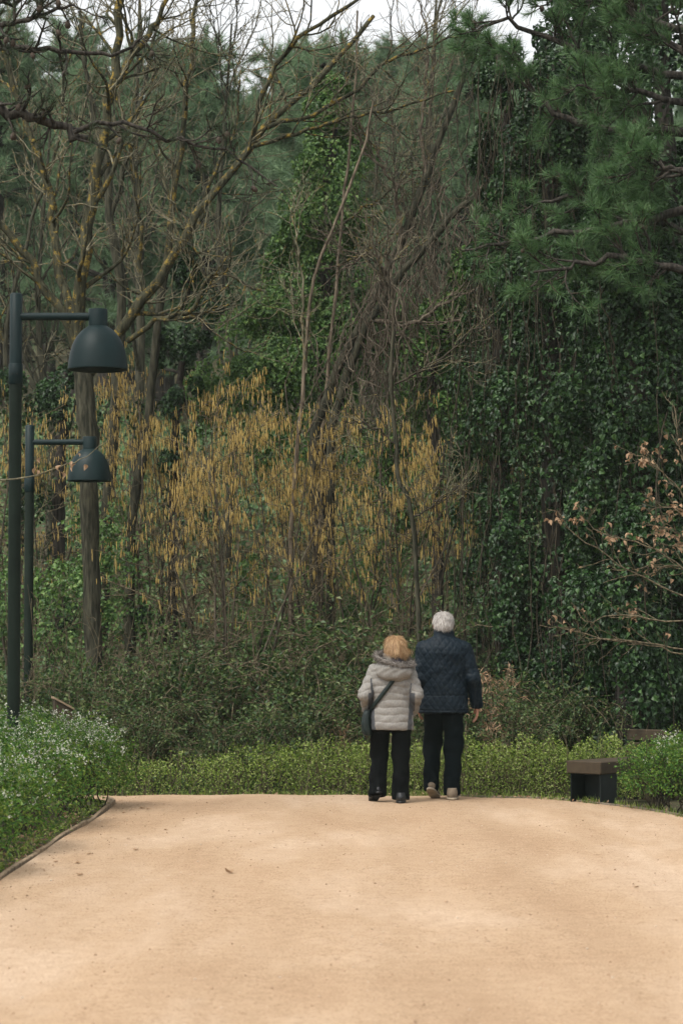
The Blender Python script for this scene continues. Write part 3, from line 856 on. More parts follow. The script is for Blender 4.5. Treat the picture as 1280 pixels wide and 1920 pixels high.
# ---- the woman
wom_at = at(734.4, 1502.5, 22.35)
wom = thing('person', 'ginger-haired person in silver padded jacket with fur hood walking away on the left', 'person', (wom_at[0], 22.35, 0.003))
hL, hR = (-0.10, 0.0, 0.76), (0.08, 0.0, 0.76)
kL, kR = (-0.112, 0.10, 0.43), (0.085, -0.01, 0.42)
aL, aR = (-0.135, 0.02, 0.13), (0.077, -0.06, 0.09)
sh_r, el_r, wr_r = (0.155, 0.0, 1.20), (0.222, -0.06, 0.985), (0.195, 0.075, 0.835)
sh_l, el_l, wr_l = (-0.155, 0.0, 1.20), (-0.242, -0.06, 0.985), (-0.222, 0.075, 0.85)
g = Grid((-0.34, -0.22, 0.02), (0.34, 0.24, 1.56), 0.0085)
hc, hr = (0.035, 0.03, 1.415), (0.070, 0.088, 0.105)
f = smin(g.ell(hc, hr), g.cone((0.01, 0.0, 1.24), (0.03, 0.015, 1.38), 0.050, 0.047), k=0.02)
f = face_features(g, f, hc, hr)
f = smin(f, smin(g.cone((0, 0, 0.80), (0, 0, 1.15), 0.13, 0.115, 0.7), g.cone((-0.12, 0, 1.205), (0.12, 0, 1.205), 0.045, 0.045), k=0.06), k=0.05)
for a, b_, c in ((hL, kL, aL), (hR, kR, aR)):
    f = smin(f, smin(g.cone(a, b_, 0.082, 0.052), g.cone(b_, c, 0.05, 0.034), k=0.03), k=0.03)
for a, b_, c in ((sh_r, el_r, wr_r), (sh_l, el_l, wr_l)):
    f = smin(f, smin(g.cone(a, b_, 0.042, 0.034), g.cone(b_, c, 0.033, 0.024), k=0.02), k=0.02)
body = add('body', g.mesh(f), M_skin, wom)
for s_ in (-1, 1):
    add('eye', tuple(lathe([(0.0005, -0.010), (0.007, -0.007), (0.010, 0), (0.007, 0.007), (0.0005, 0.010)], 12, (hc[0] + s_ * 0.03, hc[1] + hr[1] * 0.93, hc[2] + 0.003))), M_eye, body)
for w, d_, sd in ((wr_r, (-0.35, 0.55, -0.6), 1), (wr_l, (0.35, 0.55, -0.6), -1)):
    g = Grid(np.array(w) - np.array([0.13, 0.08, 0.16]), np.array(w) + np.array([0.13, 0.19, 0.06]), 0.0045)
    add('hand', g.mesh(hand_sdf(g, w, d_, sd, 0.88)), M_skin, body)
g = Grid((-0.26, -0.22, 0.02), (0.26, 0.26, 0.88), 0.008)
f = smin(smin(g.cone(hL, kL, 0.098, 0.078), g.cone(kL, (-0.135, 0.015, 0.085), 0.076, 0.084), k=0.04),
         smin(g.cone(hR, kR, 0.098, 0.078), g.cone(kR, (0.078, -0.05, 0.045), 0.076, 0.080), k=0.04), k=0.012)
f = smin(f, g.stack([0.66, 0.74, 0.86], [0.185, 0.185, 0.17], [0.125, 0.13, 0.12], cx=[-0.01] * 3), k=0.03)
f = np.maximum(f, np.where(g.X < -0.03, 0.05 - 0.25 * (g.Y - 0.02), 0.024) - g.Z)
V, F = g.mesh(f); V += vnormals(V, F) * wrinkle(V, 0.009, 0.8)[:, None]
add('trousers', (V, F), M_black, wom)
# padded jacket
g = Grid((-0.35, -0.24, 0.64), (0.33, 0.24, 1.37), 0.006)
zs_ = [0.667, 0.72, 0.83, 0.96, 1.08, 1.17, 1.22, 1.26, 1.30, 1.36]
ws_ = [0.197, 0.197, 0.188, 0.174, 0.188, 0.186, 0.17, 0.132, 0.09, 0.075]
ds_ = [0.16, 0.16, 0.15, 0.138, 0.142, 0.132, 0.118, 0.10, 0.085, 0.078]
tor = g.stack(zs_, ws_, ds_)
f = tor
for a, b_, c in ((sh_r, el_r, wr_r), (sh_l, el_l, wr_l)):
    f = smin(f, smin(g.cone(a, b_, 0.066, 0.060), g.cone(b_, c, 0.059, 0.046), k=0.03), k=0.018)
f = np.maximum(f, 0.667 - g.Z)
f = np.maximum(f, -g.cone((0.02, 0.02, 1.30), (0.03, 0.02, 1.42), 0.056, 0.06))
V, F = g.mesh(f); Nn = vnormals(V, F)
arm = np.abs(V[:, 0] + 0.01) > 0.186
zq = np.where(arm, V[:, 2] + 0.25 * np.abs(V[:, 0]), V[:, 2] + 0.10 * np.abs(V[:, 0]) * (V[:, 2] > 0.97))
per = 0.068
ph = (zq - 0.667 + 0.0035 * np.sin(V[:, 0] * 29 + V[:, 2] * 11) + 0.002 * np.sin(V[:, 0] * 61)) / per + 0.12 * np.sin(V[:, 0] * 9) * (V[:, 2] > 0.95)
puff = np.abs(np.sin(math.pi * ph)) ** 0.55 * 0.0075
puff = np.where(V[:, 2] > 1.29, 0.004, puff)
side = (np.abs(V[:, 0] + 0.005) > np.interp(V[:, 2], [0.667, 0.9, 1.0, 1.14], [0.145, 0.158, 0.168, 0.185])) & ~arm & (V[:, 2] < 1.14)
side |= arm & (np.abs(V[:, 0] + 0.005) < 0.215) & (V[:, 1] < 0.0) & (V[:, 2] < 1.0) & (V[:, 2] > 0.80)
puff = np.where(side, 0.004, puff)
V = V + Nn * (puff + wrinkle(V, 0.005, 1.1))[:, None]
me = mesh_from('jacket', [(V, F)]); smooth(me)
me.materials.append(M_silver); me.materials.append(M_grey)
me.polygons.foreach_set('material_index', (side[F].sum(1) >= 2).astype(np.int32))
obj('jacket', me, None, wom)
# hood hanging behind the neck with a tilted fur rim
g = Grid((-0.24, -0.27, 1.06), (0.28, 0.16, 1.40), 0.006)
f = smin(g.ell((0.02, -0.115, 1.205), (0.172, 0.095, 0.105)), g.ell((0.02, -0.04, 1.25), (0.165, 0.11, 0.07)), k=0.04)
rimz = 1.262 - 0.24 * (g.X - 0.02) + 0.32 * (g.Y + 0.15)
f = np.maximum(f, g.Z - rimz)
V, F = g.mesh(f); V += vnormals(V, F) * (wrinkle(V, 0.006, 1.5))[:, None]
hood = add('hood', (V, F), M_silver, wom)
th = np.linspace(0, 2 * math.pi, 48, endpoint=False)
rim = np.stack([0.02 + 0.165 * np.cos(th), -0.065 + 0.125 * np.sin(th), 0 * th], 1)
rim[:, 2] = 1.272 - 0.24 * (rim[:, 0] - 0.02) + 0.32 * (rim[:, 1] + 0.15) + 0.008
rimc = np.vstack([rim, rim[:1]])
lin_v = np.vstack([rim * 0.985 + np.array([0.02, -0.065, 1.28]) * 0.015, [[0.025, -0.05, 1.285]]])
add('lining', (lin_v, np.array([(i, (i + 1) % 48, 48) for i in range(48)])), M_lining, hood)
add('neck_scarf', lathe([(0.03, 1.20), (0.085, 1.22), (0.098, 1.27), (0.092, 1.32), (0.08, 1.352), (0.06, 1.35)], 24, (0.028, 0.0, 0.0)), M_lining, wom)
core = add('fur_trim', tubes(rimc, np.full(49, 0.022), 8), M_fur, hood)
N = 3600
ti = rng.integers(0, 48, N); a = rng.uniform(0, 2 * math.pi, N)
tan = norm(np.roll(rim, -1, 0) - rim)
outv = norm(rim - np.array([0.02, -0.065, 0]) * np.array([1, 1, 0]) - np.stack([0 * th, 0 * th, rim[:, 2]], 1))
n3 = norm(np.cos(a)[:, None] * outv[ti] + np.sin(a)[:, None] * np.array([0, 0, 1.0]))
p3 = rim[ti] + tan[ti] * rng.uniform(0, 0.022, (N, 1)) + n3 * 0.018
add('fur_strands', strands(p3, n3, n3 + rng.normal(size=(N, 3)) * 0.4 + np.array([0, 0, -0.3]), 0.036, 0.0035, 0.6, 4, 0.3), M_fur, core, kind='stuff')
# hair: a bob with a flick to the right
g = Grid((-0.12, -0.14, 1.30), (0.21, 0.16, 1.57), 0.006)
f = smin(g.ell((0.035, 0.012, 1.432), (0.089, 0.106, 0.095)), g.ell((0.035, -0.012, 1.385), (0.090, 0.083, 0.052)), k=0.03)
f = smin(f, g.cone((0.10, -0.02, 1.395), (0.145, -0.02, 1.395), 0.035, 0.012), g.cone((0.10, -0.03, 1.375), (0.13, -0.03, 1.362), 0.03, 0.008), k=0.02)
f = np.maximum(f, -g.ell((0.035, 0.13, 1.38), (0.075, 0.075, 0.11)))
f = np.maximum(f, 1.338 + 0.05 * np.abs(g.X - 0.02) - g.Z)
hair_from(g, f, M_blond_hair, wom, 4200, 0.075, 0.0045,
          lambda p: np.stack([(p[:, 0] - 0.03) * 1.6, (p[:, 1] - 0.03) * 1.3, -0.8 - 0 * p[:, 2]], 1), 0.20, 0.15)
shoe(wom, (-0.135, -0.01, 0.0), -0.30, M_shoe_b, M_shoe_b, 0.90, 0.42)
shoe(wom, (0.08, -0.075, 0.0), 0.05, M_shoe_b, M_shoe_b, 0.90, 0.0)
# cross-body bag (a thing she carries)
bagroot = thing('shoulder_bag', 'dark green cross-body bag on a strap across the silver jacket', 'bag', (wom_at[0] - 0.235, 22.35, 0.73))
wx = wom_at[0] - 0.235


def bagp(x, y, z): return np.array([x + 0.235, y, z - 0.727])


g = Grid((-0.10, -0.12, -0.14), (0.10, 0.14, 0.16), 0.006)
f = g.stack([-0.115, -0.09, 0.0, 0.08, 0.115], [0.040, 0.048, 0.046, 0.036, 0.028], [0.085, 0.098, 0.10, 0.09, 0.08], cy=[0.0] * 5, cx=[0.012, 0.006, -0.004, 0.004, 0.012], p=3)
V, F = g.mesh(f); V += vnormals(V, F) * wrinkle(V, 0.003)[:, None]
add('bag_body', (V, F), M_bag, bagroot)
sx = np.linspace(-0.215, 0.085, 22); szz = 0.83 + (sx + 0.215) / 0.30 * 0.39
w_ = np.interp(szz, zs_, ws_) + 0.014; d_ = np.interp(szz, zs_, ds_) + 0.014
sy_ = -d_ * np.clip(1 - np.abs(np.clip(sx / w_, -1, 1)) ** 2.3, 0, 1) ** (1 / 2.3) - 0.006
sy_[0] = -0.02
P = np.stack([bagp(x, y, z) for x, y, z in zip(sx, sy_, szz)])
tng = norm(np.gradient(P, axis=0)); nn_ = norm(np.stack([P[:, 0] - 0.235, P[:, 1] * 1.5, 0 * P[:, 0]], 1)); bn = norm(np.cross(tng, nn_))
V = np.stack([P - bn * 0.019 + nn_ * 0.002, P + bn * 0.019 + nn_ * 0.002, P + bn * 0.019 - nn_ * 0.004, P - bn * 0.019 - nn_ * 0.004], 1).reshape(-1, 3)
F = [(j * 4 + q, j * 4 + (q + 1) % 4, j * 4 + 4 + (q + 1) % 4, j * 4 + 4 + q) for j in range(21) for q in range(4)]
add('strap', (V, np.array(F)), M_bag, bagroot)

# ------------------------------------------------------------------ low planting along the path
def shrub_mesh(cs, rs, N, L, W, shell=0.55):
    """leaf positions and outward normals through a union of lumpy mounds"""
    cs = np.asarray(cs, float); rs = np.asarray(rs, float)
    w = rs[:, 0] * rs[:, 2]; k = rng.choice(len(cs), N, p=w / w.sum())
    d = norm(rng.normal(size=(N, 3)) + np.array([0, 0, 0.15]))
    d[:, 2] = np.where(d[:, 2] < -0.35, -d[:, 2], d[:, 2])
    az = np.arctan2(d[:, 1], d[:, 0])
    lump = 1 + 0.13 * np.sin(5 * az + k * 2.1) * np.cos(4 * d[:, 2] + k) + 0.09 * np.sin(11 * az + 3 * k) + 0.08 * np.sin(9 * d[:, 2] + 7 * az)
    r = (shell + (1 - shell) * rng.random(N) ** 0.5) * lump
    sprig = rng.random(N) < 0.07
    r = np.where(sprig, r * rng.uniform(1.05, 1.28, N), r)
    return cs[k] + d * rs[k] * r[:, None], d


def shrub(name, label, cat, loc, cs, rs, N, leafmat, L=0.032, W=0.018, flowers=0, group=None, fl_up=0.2):
    root = thing(name, label, cat, loc, group=group)
    p, d = shrub_mesh(cs, rs, N, L, W)
    p[:, 2] = np.maximum(p[:, 2], 0.01)
    fo = obj('foliage', mesh_from('foliage', [leaves(p, L, W, nrm=d * 0.5 + np.array([0, 0, 0.5]), axis=d, spread=0.7)]), leafmat, root, kind='stuff')
    st = []
    cs = np.asarray(cs, float); rs = np.asarray(rs, float)
    for c, r in zip(cs, rs):
        k = 16
        dd = norm(rng.normal(size=(k, 3)) * np.array([1, 1, 0.4]) + np.array([0, 0, 0.9]))
        tip = c + dd * r * 0.98
        base = np.stack([np.full(k, c[0]) + rng.normal(0, r[0] * 0.25, k), np.full(k, c[1]) + rng.normal(0, r[1] * 0.25, k), np.full(k, -0.04)], 1)
        t = np.linspace(0, 1, 6)[None, :, None]
        st.append((base[:, None] * (1 - t) + tip[:, None] * t + rng.normal(0, 0.015, (k, 6, 3)), np.broadcast_to(np.linspace(0.007, 0.002, 6), (k, 6))))
    PP = np.concatenate([s_[0] for s_ in st]); RR = np.concatenate([s_[1] for s_ in st])
    Q, q = grow(PP, RR, 5, (0.3, 1), 0.25, (25, 60), 5, 0.15, (0, 0, 0.1), 0.7, 0.0015)
    obj('stems', mesh_from('stems', [tubes(PP, RR, 4), tubes(Q, q, 3)]), M_twig_d, root)
    if flowers:
        k = rng.choice(len(p), flowers * 4)
        sc_ = d[k, 2] + 0.35 * np.sin(p[k, 0] * 5 + p[k, 1] * 3.3) + 0.3 * np.sin(p[k, 1] * 6.1 - p[k, 0] * 4)
        k = k[np.argsort(-(sc_ + rng.normal(0, 0.35, len(k))))][:flowers]
        fp = np.repeat(p[k] + d[k] * rng.uniform(0.01, 0.06, (flowers, 1)), 4, 0) + rng.normal(0, 0.012, (flowers * 4, 3))
        obj('blossoms', mesh_from('blossoms', [leaves(fp, 0.018, 0.015, nrm=np.repeat(d[k], 4, 0), spread=0.8)]), M_blossom, fo, kind='stuff')
    return root


left_shrubs = [
    ('bushy green shrub with white blossom nearest the camera at the left frame edge', (-2.72, 14.0, 0), [(0.1, 0, 0.25), (-0.25, 0.6, 0.45), (-0.6, -0.5, 0.45)], [(0.45, 0.7, 0.36), (0.55, 0.7, 0.42), (0.5, 0.6, 0.42)], 14000, 420),
    ('white-flowering shrub second from the near end of the left bed', (-2.67, 15.8, 0), [(0.08, 0, 0.28), (-0.35, 0.3, 0.48)], [(0.5, 0.8, 0.38), (0.6, 0.8, 0.42)], 14000, 420),
    ('leafy shrub with white blossom in the middle of the left bed', (-2.63, 17.5, 0), [(0.08, 0, 0.28), (-0.4, 0.3, 0.46)], [(0.5, 0.8, 0.40), (0.6, 0.8, 0.44)], 14000, 420),
    ('white-flowering shrub at the foot of the nearer street lamp', (-2.63, 19.3, 0), [(0.1, 0, 0.30), (-0.45, 0.3, 0.50), (0.05, 0.6, 0.36)], [(0.52, 0.8, 0.42), (0.62, 0.75, 0.46), (0.5, 0.65, 0.42)], 15000, 620),
    ('rounded shrub with yellow-green tips at the far end of the left edging', (-2.47, 21.3, 0), [(0.06, 0, 0.34), (-0.5, 0.2, 0.46), (0.16, 0.55, 0.32)], [(0.52, 0.75, 0.46), (0.6, 0.6, 0.46), (0.48, 0.55, 0.44)], 15000, 700),
]
for lab, loc, cs, rs, N, fl in left_shrubs:
    shrub('flowering_shrub', lab, 'shrub', loc, cs, rs, N, M_shrub, 0.034, 0.017, int(fl * 1.2), 'flowering shrubs left of the path')
shrub('flowering_shrub', 'green shrub with sparse pale blossom in front of the bench at the right frame edge', 'shrub', (3.08, 21.1, 0.0),
      [(0, 0, 0.30), (-0.28, 0.35, 0.28), (0.4, 0.2, 0.36)], [(0.46, 0.5, 0.40), (0.36, 0.4, 0.34), (0.5, 0.5, 0.42)], 15000, M_shrub, 0.030, 0.016, 330)
# low weeds along the left edging
N = 2600
wy = rng.uniform(9, 22.4, N); wxx = np.interp(wy, LE[:115, 1], LE[:115, 0]) - 0.06 - np.abs(rng.normal(0, 0.14, N))
p = np.stack([wxx, wy, gz(wxx, wy) + rng.uniform(0, 0.05, N)], 1)
obj('weeds', mesh_from('weeds', [leaves(p, 0.03, 0.014, axis=np.array([0, 0, 0.8]), spread=0.8)]), M_hedge, label='low weeds and moss growing along the wooden edging', cat='weeds', kind='stuff')
N = 500
wy = rng.uniform(9, 22, N); wxx = np.interp(wy, LE[:115, 1], LE[:115, 0]) - 0.05 - rng.uniform(0, 0.35, N)
p = np.stack([wxx, wy, gz(wxx, wy) + 0.0], 1)
obj('leaf_litter', mesh_from('leaf_litter', [leaves(p, 0.05, 0.03, nrm=np.array([0, 0, 1.5]), spread=0.7)]), M_dead, label='dry brown leaf litter on the soil beside the wooden edging', cat='leaf litter', kind='stuff')

# low clipped hedge
hl = spline([(4.6, 23.2), (3.2, 23.75), (2.2, 23.85), (1.2, 24.1), (0.2, 24.6), (-1.0, 25.15), (-3.0, 25.9), (-5.5, 26.7)], 80)
root = thing('low_hedge', 'low clipped bright green hedge running behind the couple along the far path edge', 'hedge', (0, 24.6, -0.1))
N = 52000
i = rng.integers(0, 79, N); fr = rng.random(N)[:, None]
c = hl[i] * (1 - fr) + hl[i + 1] * fr
tn = norm(hl[i + 1] - hl[i]); sd = np.stack([tn[:, 1], -tn[:, 0]], 1)
top = np.interp(c[:, 0], [-5, -3, -1.4, -0.8, 0.3, 3, 5], [0.36, 0.44, 0.47, 0.56, 0.57, 0.55, 0.6])
a = rng.uniform(0.0, math.pi, N)
rad = 0.6 + 0.4 * rng.random(N) ** 0.5
lmp = 1 + 0.10 * np.sin(c[:, 0] * 9 + 2 * a) + 0.07 * np.sin(c[:, 0] * 23 + c[:, 1] * 7) + 0.05 * np.sin(c[:, 0] * 47)
u_ = np.sign(np.cos(a)) * np.abs(np.cos(a)) ** 0.6 * 0.42 * rad; v_ = np.abs(np.sin(a)) ** 0.55 * rad * lmp
low = rng.random(N) < 0.35
v_ = np.where(low, v_ * rng.random(N), v_)
x = c[:, 0] + sd[:, 0] * u_; y = c[:, 1] + sd[:, 1] * u_
p = np.stack([x, y, gz(x, y) - 0.02 + top * v_], 1)
nr = np.stack([sd[:, 0] * np.cos(a), sd[:, 1] * np.cos(a), np.sin(a)], 1)
off = np.array([0, 24.6, -0.1])
hf = obj('foliage', mesh_from('foliage', [leaves(p - off, 0.028, 0.015, nrm=nr * 0.4 + np.array([0, 0, 0.4]), axis=nr * 0.4 + np.array([0, 0, 0.5]), spread=0.7)]), M_hedge, root, kind='stuff')
N = 700
i = rng.integers(0, 79, N); c = hl[i] + rng.normal(0, 0.13, (N, 2))
t = np.linspace(0, 1, 5)[None, :, None]
b0_ = np.stack([c[:, 0], c[:, 1], gz(c[:, 0], c[:, 1]) - 0.06], 1)
PP = b0_[:, None] + t * (np.array([0, 0, 0.5]) + rng.normal(0, 0.12, (N, 1, 3))) + rng.normal(0, 0.012, (N, 5, 3))
obj('stems', mesh_from('stems', [tubes(PP - off, np.broadcast_to(np.linspace(0.006, 0.002, 5), (N, 5)), 3)]), M_cane, root)

# grass tufts where the path meets the planting
N = 420
j = rng.integers(40, 135, N); c = RE[j] + rng.normal(0, 0.03, (N, 2)); nv_ = np.stack([-(LE[j] - RE[j])[:, 0], -(LE[j] - RE[j])[:, 1]], 1); nv_ = norm(nv_)
c = c + nv_ * (np.abs(rng.normal(0, 0.07, N)) - 0.01)[:, None]
c = np.repeat(c, 7, 0) + rng.normal(0, 0.018, (N * 7, 2))
p = np.stack([c[:, 0], c[:, 1], gz(c[:, 0], c[:, 1]) - 0.02], 1)
obj('grass_tufts', mesh_from('grass_tufts', [leaves(p, 0.085, 0.006, nrm=np.array([0, -0.6, 0]), axis=np.array([0, 0, 1.2]), spread=0.45)]), M_hedge, kind='stuff', label='thin grass tufts along the far and right path edge', cat='grass')
N = 700
j = rng.integers(40, 140, N); c = RE[j] + rng.normal(0, 0.03, (N, 2)) + norm(-(LE[j] - RE[j])) * (np.abs(rng.normal(0, 0.10, N)) - 0.05)[:, None]
p = np.stack([c[:, 0], c[:, 1], gz(c[:, 0], c[:, 1]) + 0.012], 1)
obj('leaf_litter', mesh_from('leaf_litter', [leaves(p, 0.035, 0.018, nrm=np.array([0, 0, 1.2]), spread=0.7)]), M_dead, label='dry leaf crumbs gathered at the foot of the low hedge', cat='leaf litter', kind='stuff')

# fallen leaves on the path
def fallen(px, py, size, label, group=None, curl=0.5):
    d = EYE * FPX / (py - 1178)
    x = (px - 640) / FPX * d
    t = np.linspace(-1, 1, 7)
    w = size * 0.36 * (1 - np.abs(t) ** 1.8) * (1 + 0.2 * np.sin(t * 9)) + size * 0.02
    lft = np.stack([t * size * 0.5, w, size * curl * (w / size) ** 1.0 * 0.9 + 0.05 * size * np.sin(t * 4)], 1)
    rgt = np.stack([t * size * 0.5, -w, size * curl * (w / size) ** 1.0 * 1.3], 1)
    mid = np.stack([t * size * 0.5, 0 * t, 0.10 * size * t ** 2], 1)
    V = np.concatenate([lft, mid, rgt])
    F = [(r * 7 + j, r * 7 + j + 1, r * 7 + 8 + j, r * 7 + 7 + j) for r in range(2) for j in range(6)]
    me = mesh_from('fallen_leaf', [(V, np.array(F))]); smooth(me)
    o = obj('fallen_leaf', me, M_dead, label=label, cat='leaf', group=group, loc=(x, d, float(path_z(x, d)) + 0.004))
    o.rotation_euler = (0, 0, float(rng.uniform(0, 6.28)))


fallen(431, 1634, 0.075, 'curled brown leaf lying alone near the middle of the gravel path', curl=0.9)
for i, (px, py) in enumerate([(153, 1641), (108, 1615), (170, 1602), (150, 1618), (242, 1574), (257, 1594), (313, 1555), (268, 1517), (280, 1518), (234, 1525)]):
    fallen(px, py, 0.035 + 0.02 * rng.random(), 'small dry brown leaf on the gravel beside the wooden edging', 'small leaves on the gravel')
fallen(835, 1689, 0.03, 'tiny brown leaf on the gravel right of the path centre')
fallen(1188, 1664, 0.04, 'small brown leaf on the gravel near the right frame edge')

# short wooden post with slanted top in the left bed
c = at(118, 1340, 23.2)
root = thing('wooden_post', 'short thick weathered post with slanted cut top behind the left shrubs', 'post', (c[0], 23.2, -0.12), rz=0.25)
V, F = box((0, 0, 0.48), (0.17, 0.15, 0.98))
V[:, 2] += np.where(V[:, 2] > 0.5, -0.55 * V[:, 0] + 0.02, 0)
obj('shaft', mesh_from('shaft', [(V, F)]), M_wood, root)
V, F = box((0, 0, 0.0), (0.20, 0.18, 0.02)); V[:, 2] += 0.994 + 0.012 - 0.55 * V[:, 0]  # paler sheet painting the lit look of the slanted cut top
obj('lit_top', mesh_from('lit_top', [(V, F)]), M_edge, root)

# ------------------------------------------------------------------ trees with limbs placed one by one
def bare_tree(name, label, limbs, d, trunk_mat, limb_mat, twig_mat, k1=7, L1=1.3, k2=5, L2=0.6, k3=3, L3=0.28, cat='tree', group=None, trop=(0, 0, 0.06), rmin=0.0033, ground=True, wig=0.22):
    """limbs: list of (pixels, r0, r1); the first one is the trunk"""
    Ps = []
    for i, (pix, r0, r1) in enumerate(limbs):
        P = limb(pix, d, 18, 0.012 if i == 0 else 0.018)
        Rr = np.linspace(r0, r1, 18) * (1 + 0.06 * rng.normal(size=18))
        Ps.append((P, Rr))
    if ground:
        P, Rr = Ps[0]
        base = P[0].copy(); base[2] = float(gz(base[0], base[1])) - 0.12
        if base[2] < P[0, 2] - 0.05:
            n_ = 5
            t = np.linspace(0, 1, n_ + 1)[:-1][:, None]
            ext = base * (1 - t) + P[0] * t
            P = np.vstack([ext, P]); Rr = np.concatenate([np.linspace(Rr[0] * 1.1, Rr[0], n_), Rr])
            Ps[0] = (P, Rr)
    org = Ps[0][0][0].copy()
    root = thing(name, label, cat, org, group=group)
    for i, (P, Rr) in enumerate(Ps):
        n_ = 'trunk' if i == 0 else 'limb'
        me = mesh_from(n_, [tubes(P - org, Rr, 14 if i == 0 else 9)]); smooth(me)
        obj(n_, me, trunk_mat if i == 0 else limb_mat, root)
    src = Ps[1:] if len(Ps) > 1 else Ps
    A = np.stack([spline(P, 18) for P, _ in src]); Ar = np.stack([np.interp(np.linspace(0, 1, 18), np.linspace(0, 1, len(q)), q) for _, q in src])
    out = []
    B, Br = grow(A, Ar, k1 + 2, (0.10, 1), L1 * 1.45, (25, 65), 12, wig * 0.6, trop, 0.5, rmin * 1.3, 0.35)
    out.append(tubes(B, Br, 5))
    C, Cr = grow(B, Br, k2, (0.15, 1), L2 * 1.4, (25, 65), 9, wig * 0.65, trop, 0.7, rmin, 0.4)
    out.append(tubes(C, Cr, 4))
    D, Dr = grow(C, Cr, k3, (0.2, 1), L3 * 1.5, (20, 60), 6, wig * 0.7, trop, 0.8, rmin * 0.75, 0.4)
    out.append(tubes(D, Dr, 3))
    for i in range(len(out)): out[i] = (out[i][0] - org, out[i][1])
    obj('branches', mesh_from('branches', [out[0]]), limb_mat, root, kind='stuff')
    obj('twigs', mesh_from('twigs', out[1:]), twig_mat, root, kind='stuff')
    return root, A, B, C, org


def ivy_leaves(path, rad, N, L=0.056, W=0.05, shell=0.45, seed=0.0, clump=0.38):
    """ivy leaves sleeved round a poly-line path with lumpy radius"""
    n = len(path)
    u = rng.random(N) * (n - 1.001); i = u.astype(int); f = (u - i)[:, None]
    p = path[i] * (1 - f) + path[i + 1] * f
    r = np.interp(u, np.arange(n), rad)
    a = rng.uniform(0, 2 * math.pi, N)
    z = p[:, 2]
    ncl = max(12, N // 190)
    u = rng.random(ncl) * (n - 1.001); i = u.astype(int); f = (u - i)[:, None]
    p = path[i] * (1 - f) + path[i + 1] * f
    r = np.interp(u, np.arange(n), rad); a = rng.uniform(0, 2 * math.pi, ncl); z = p[:, 2]
    lump = 1 + clump * np.sin(3 * a + 2.3 * z + seed) * np.sin(2.1 * z + a + seed) + clump * 0.5 * np.sin(7 * a - 4.1 * z + seed)
    o = np.stack([np.cos(a), np.sin(a), 0 * a], 1)
    cen = p + o * (r * lump * (shell + (1 - shell) * rng.random(ncl) ** 0.5) * 0.85)[:, None]
    rc = rng.uniform(0.11, 0.30, ncl) * np.clip(r / 0.45, 0.5, 1.3)
    k = rng.integers(0, ncl, N)
    d = norm(rng.normal(size=(N, 3)) + o[k] * 0.7 + np.array([0, 0, 0.35]))
    p = cen[k] + d * (rc[k] * (0.55 + 0.45 * rng.random(N) ** 0.5))[:, None] * np.array([1, 1, 1.25])
    nrm = norm(d * 0.8 + o[k] * 0.4 + np.array([0, 0, 0.35]))
    return leaves(p, L, W, nrm=nrm, axis=np.array([0, 0, -0.9]) + d * 0.5, spread=0.5, fold=0.18, six=True)


def vines(top, n, L, spread, r=0.005, sway=0.05, wander=0.03):
    """hanging bare vine stems from around points `top`"""
    k = len(top); par = rng.integers(0, k, n)
    p0 = top[par] + rng.normal(size=(n, 3)) * spread
    m = 10; ln = L * rng.uniform(0.4, 1.2, n)
    t = np.linspace(0, 1, m)
    P = p0[:, None] + np.zeros((n, m, 3))
    P[..., 2] -= ln[:, None] * t[None]
    sw = np.cumsum(rng.normal(0, wander, (n, m, 3)), 1); sw[..., 2] = 0
    P += sw + rng.normal(0, sway, (n, 1, 3)) * np.sin(t * math.pi)[None, :, None]
    return tubes(P, np.broadcast_to(np.full(m, r)[None] * rng.uniform(0.5, 1.4, (n, 1)), (n, m)), 4)


# big forked tree on the left
T1 = [([(180, 1345), (176, 1180), (168, 1000), (166, 850), (160, 740), (150, 660)], 0.108, 0.118),
      ([(150, 670), (147, 590), (165, 440), (190, 290), (210, 170), (222, 60), (228, -60)], 0.088, 0.045),
      ([(152, 680), (128, 610), (90, 545), (40, 465), (-20, 395), (-80, 300)], 0.06, 0.035),
      ([(168, 700), (225, 618), (278, 553), (328, 480), (362, 412), (420, 340, 0.2), (470, 272, 0.3), (525, 205, 0.4), (578, 168, 0.5), (640, 110, 0.6), (700, 30, 0.8)], 0.07, 0.026),
      ([(150, 640), (118, 520, 0.3), (100, 430, 0.4), (98, 370, 0.5), (65, 270, 0.6), (28, 160, 0.6), (0, 80, 0.6)], 0.06, 0.03),
      ([(200, 200), (245, 110), (290, 50), (330, -30)], 0.05, 0.025),
      ([(465, 280, 0.3), (490, 180, 0.1), (520, 120, 0), (560, 70, -0.2), (640, 20, -0.3), (720, -40, -0.4)], 0.035, 0.02),
      ([(470, 275, 0.3), (560, 250, 0.2), (640, 222, 0.1), (740, 205, 0), (850, 170, 0)], 0.028, 0.012),
      ([(240, 640), (300, 600, -0.2), (360, 575, -0.3), (390, 520, -0.4), (430, 515, -0.5), (495, 545, -0.5)], 0.035, 0.015),
      ([(500, 240, 0.3), (620, 200, 0.5), (720, 120, 0.6), (800, 90, 0.6), (860, 70, 0.6)], 0.03, 0.012)]
bare_tree('bare_tree', 'big forked bare tree on the left with its trunk behind the lamp heads', T1, 29.4, M_bark, M_bark_l, M_twig, 8, 1.15, 6, 0.55, 3, 0.25, wig=0.25)
T2 = [([(240, 1345), (242, 1160), (245, 1010), (262, 890), (282, 765), (296, 600), (312, 500)], 0.075, 0.05),
      ([(312, 500), (325, 380), (345, 230), (360, 100), (370, -40)], 0.05, 0.022),
      ([(296, 600), (265, 500), (262, 380), (240, 250), (200, 130)], 0.035, 0.018),
      ([(312, 500), (370, 420), (400, 330), (440, 250), (450, 150)], 0.03, 0.014)]
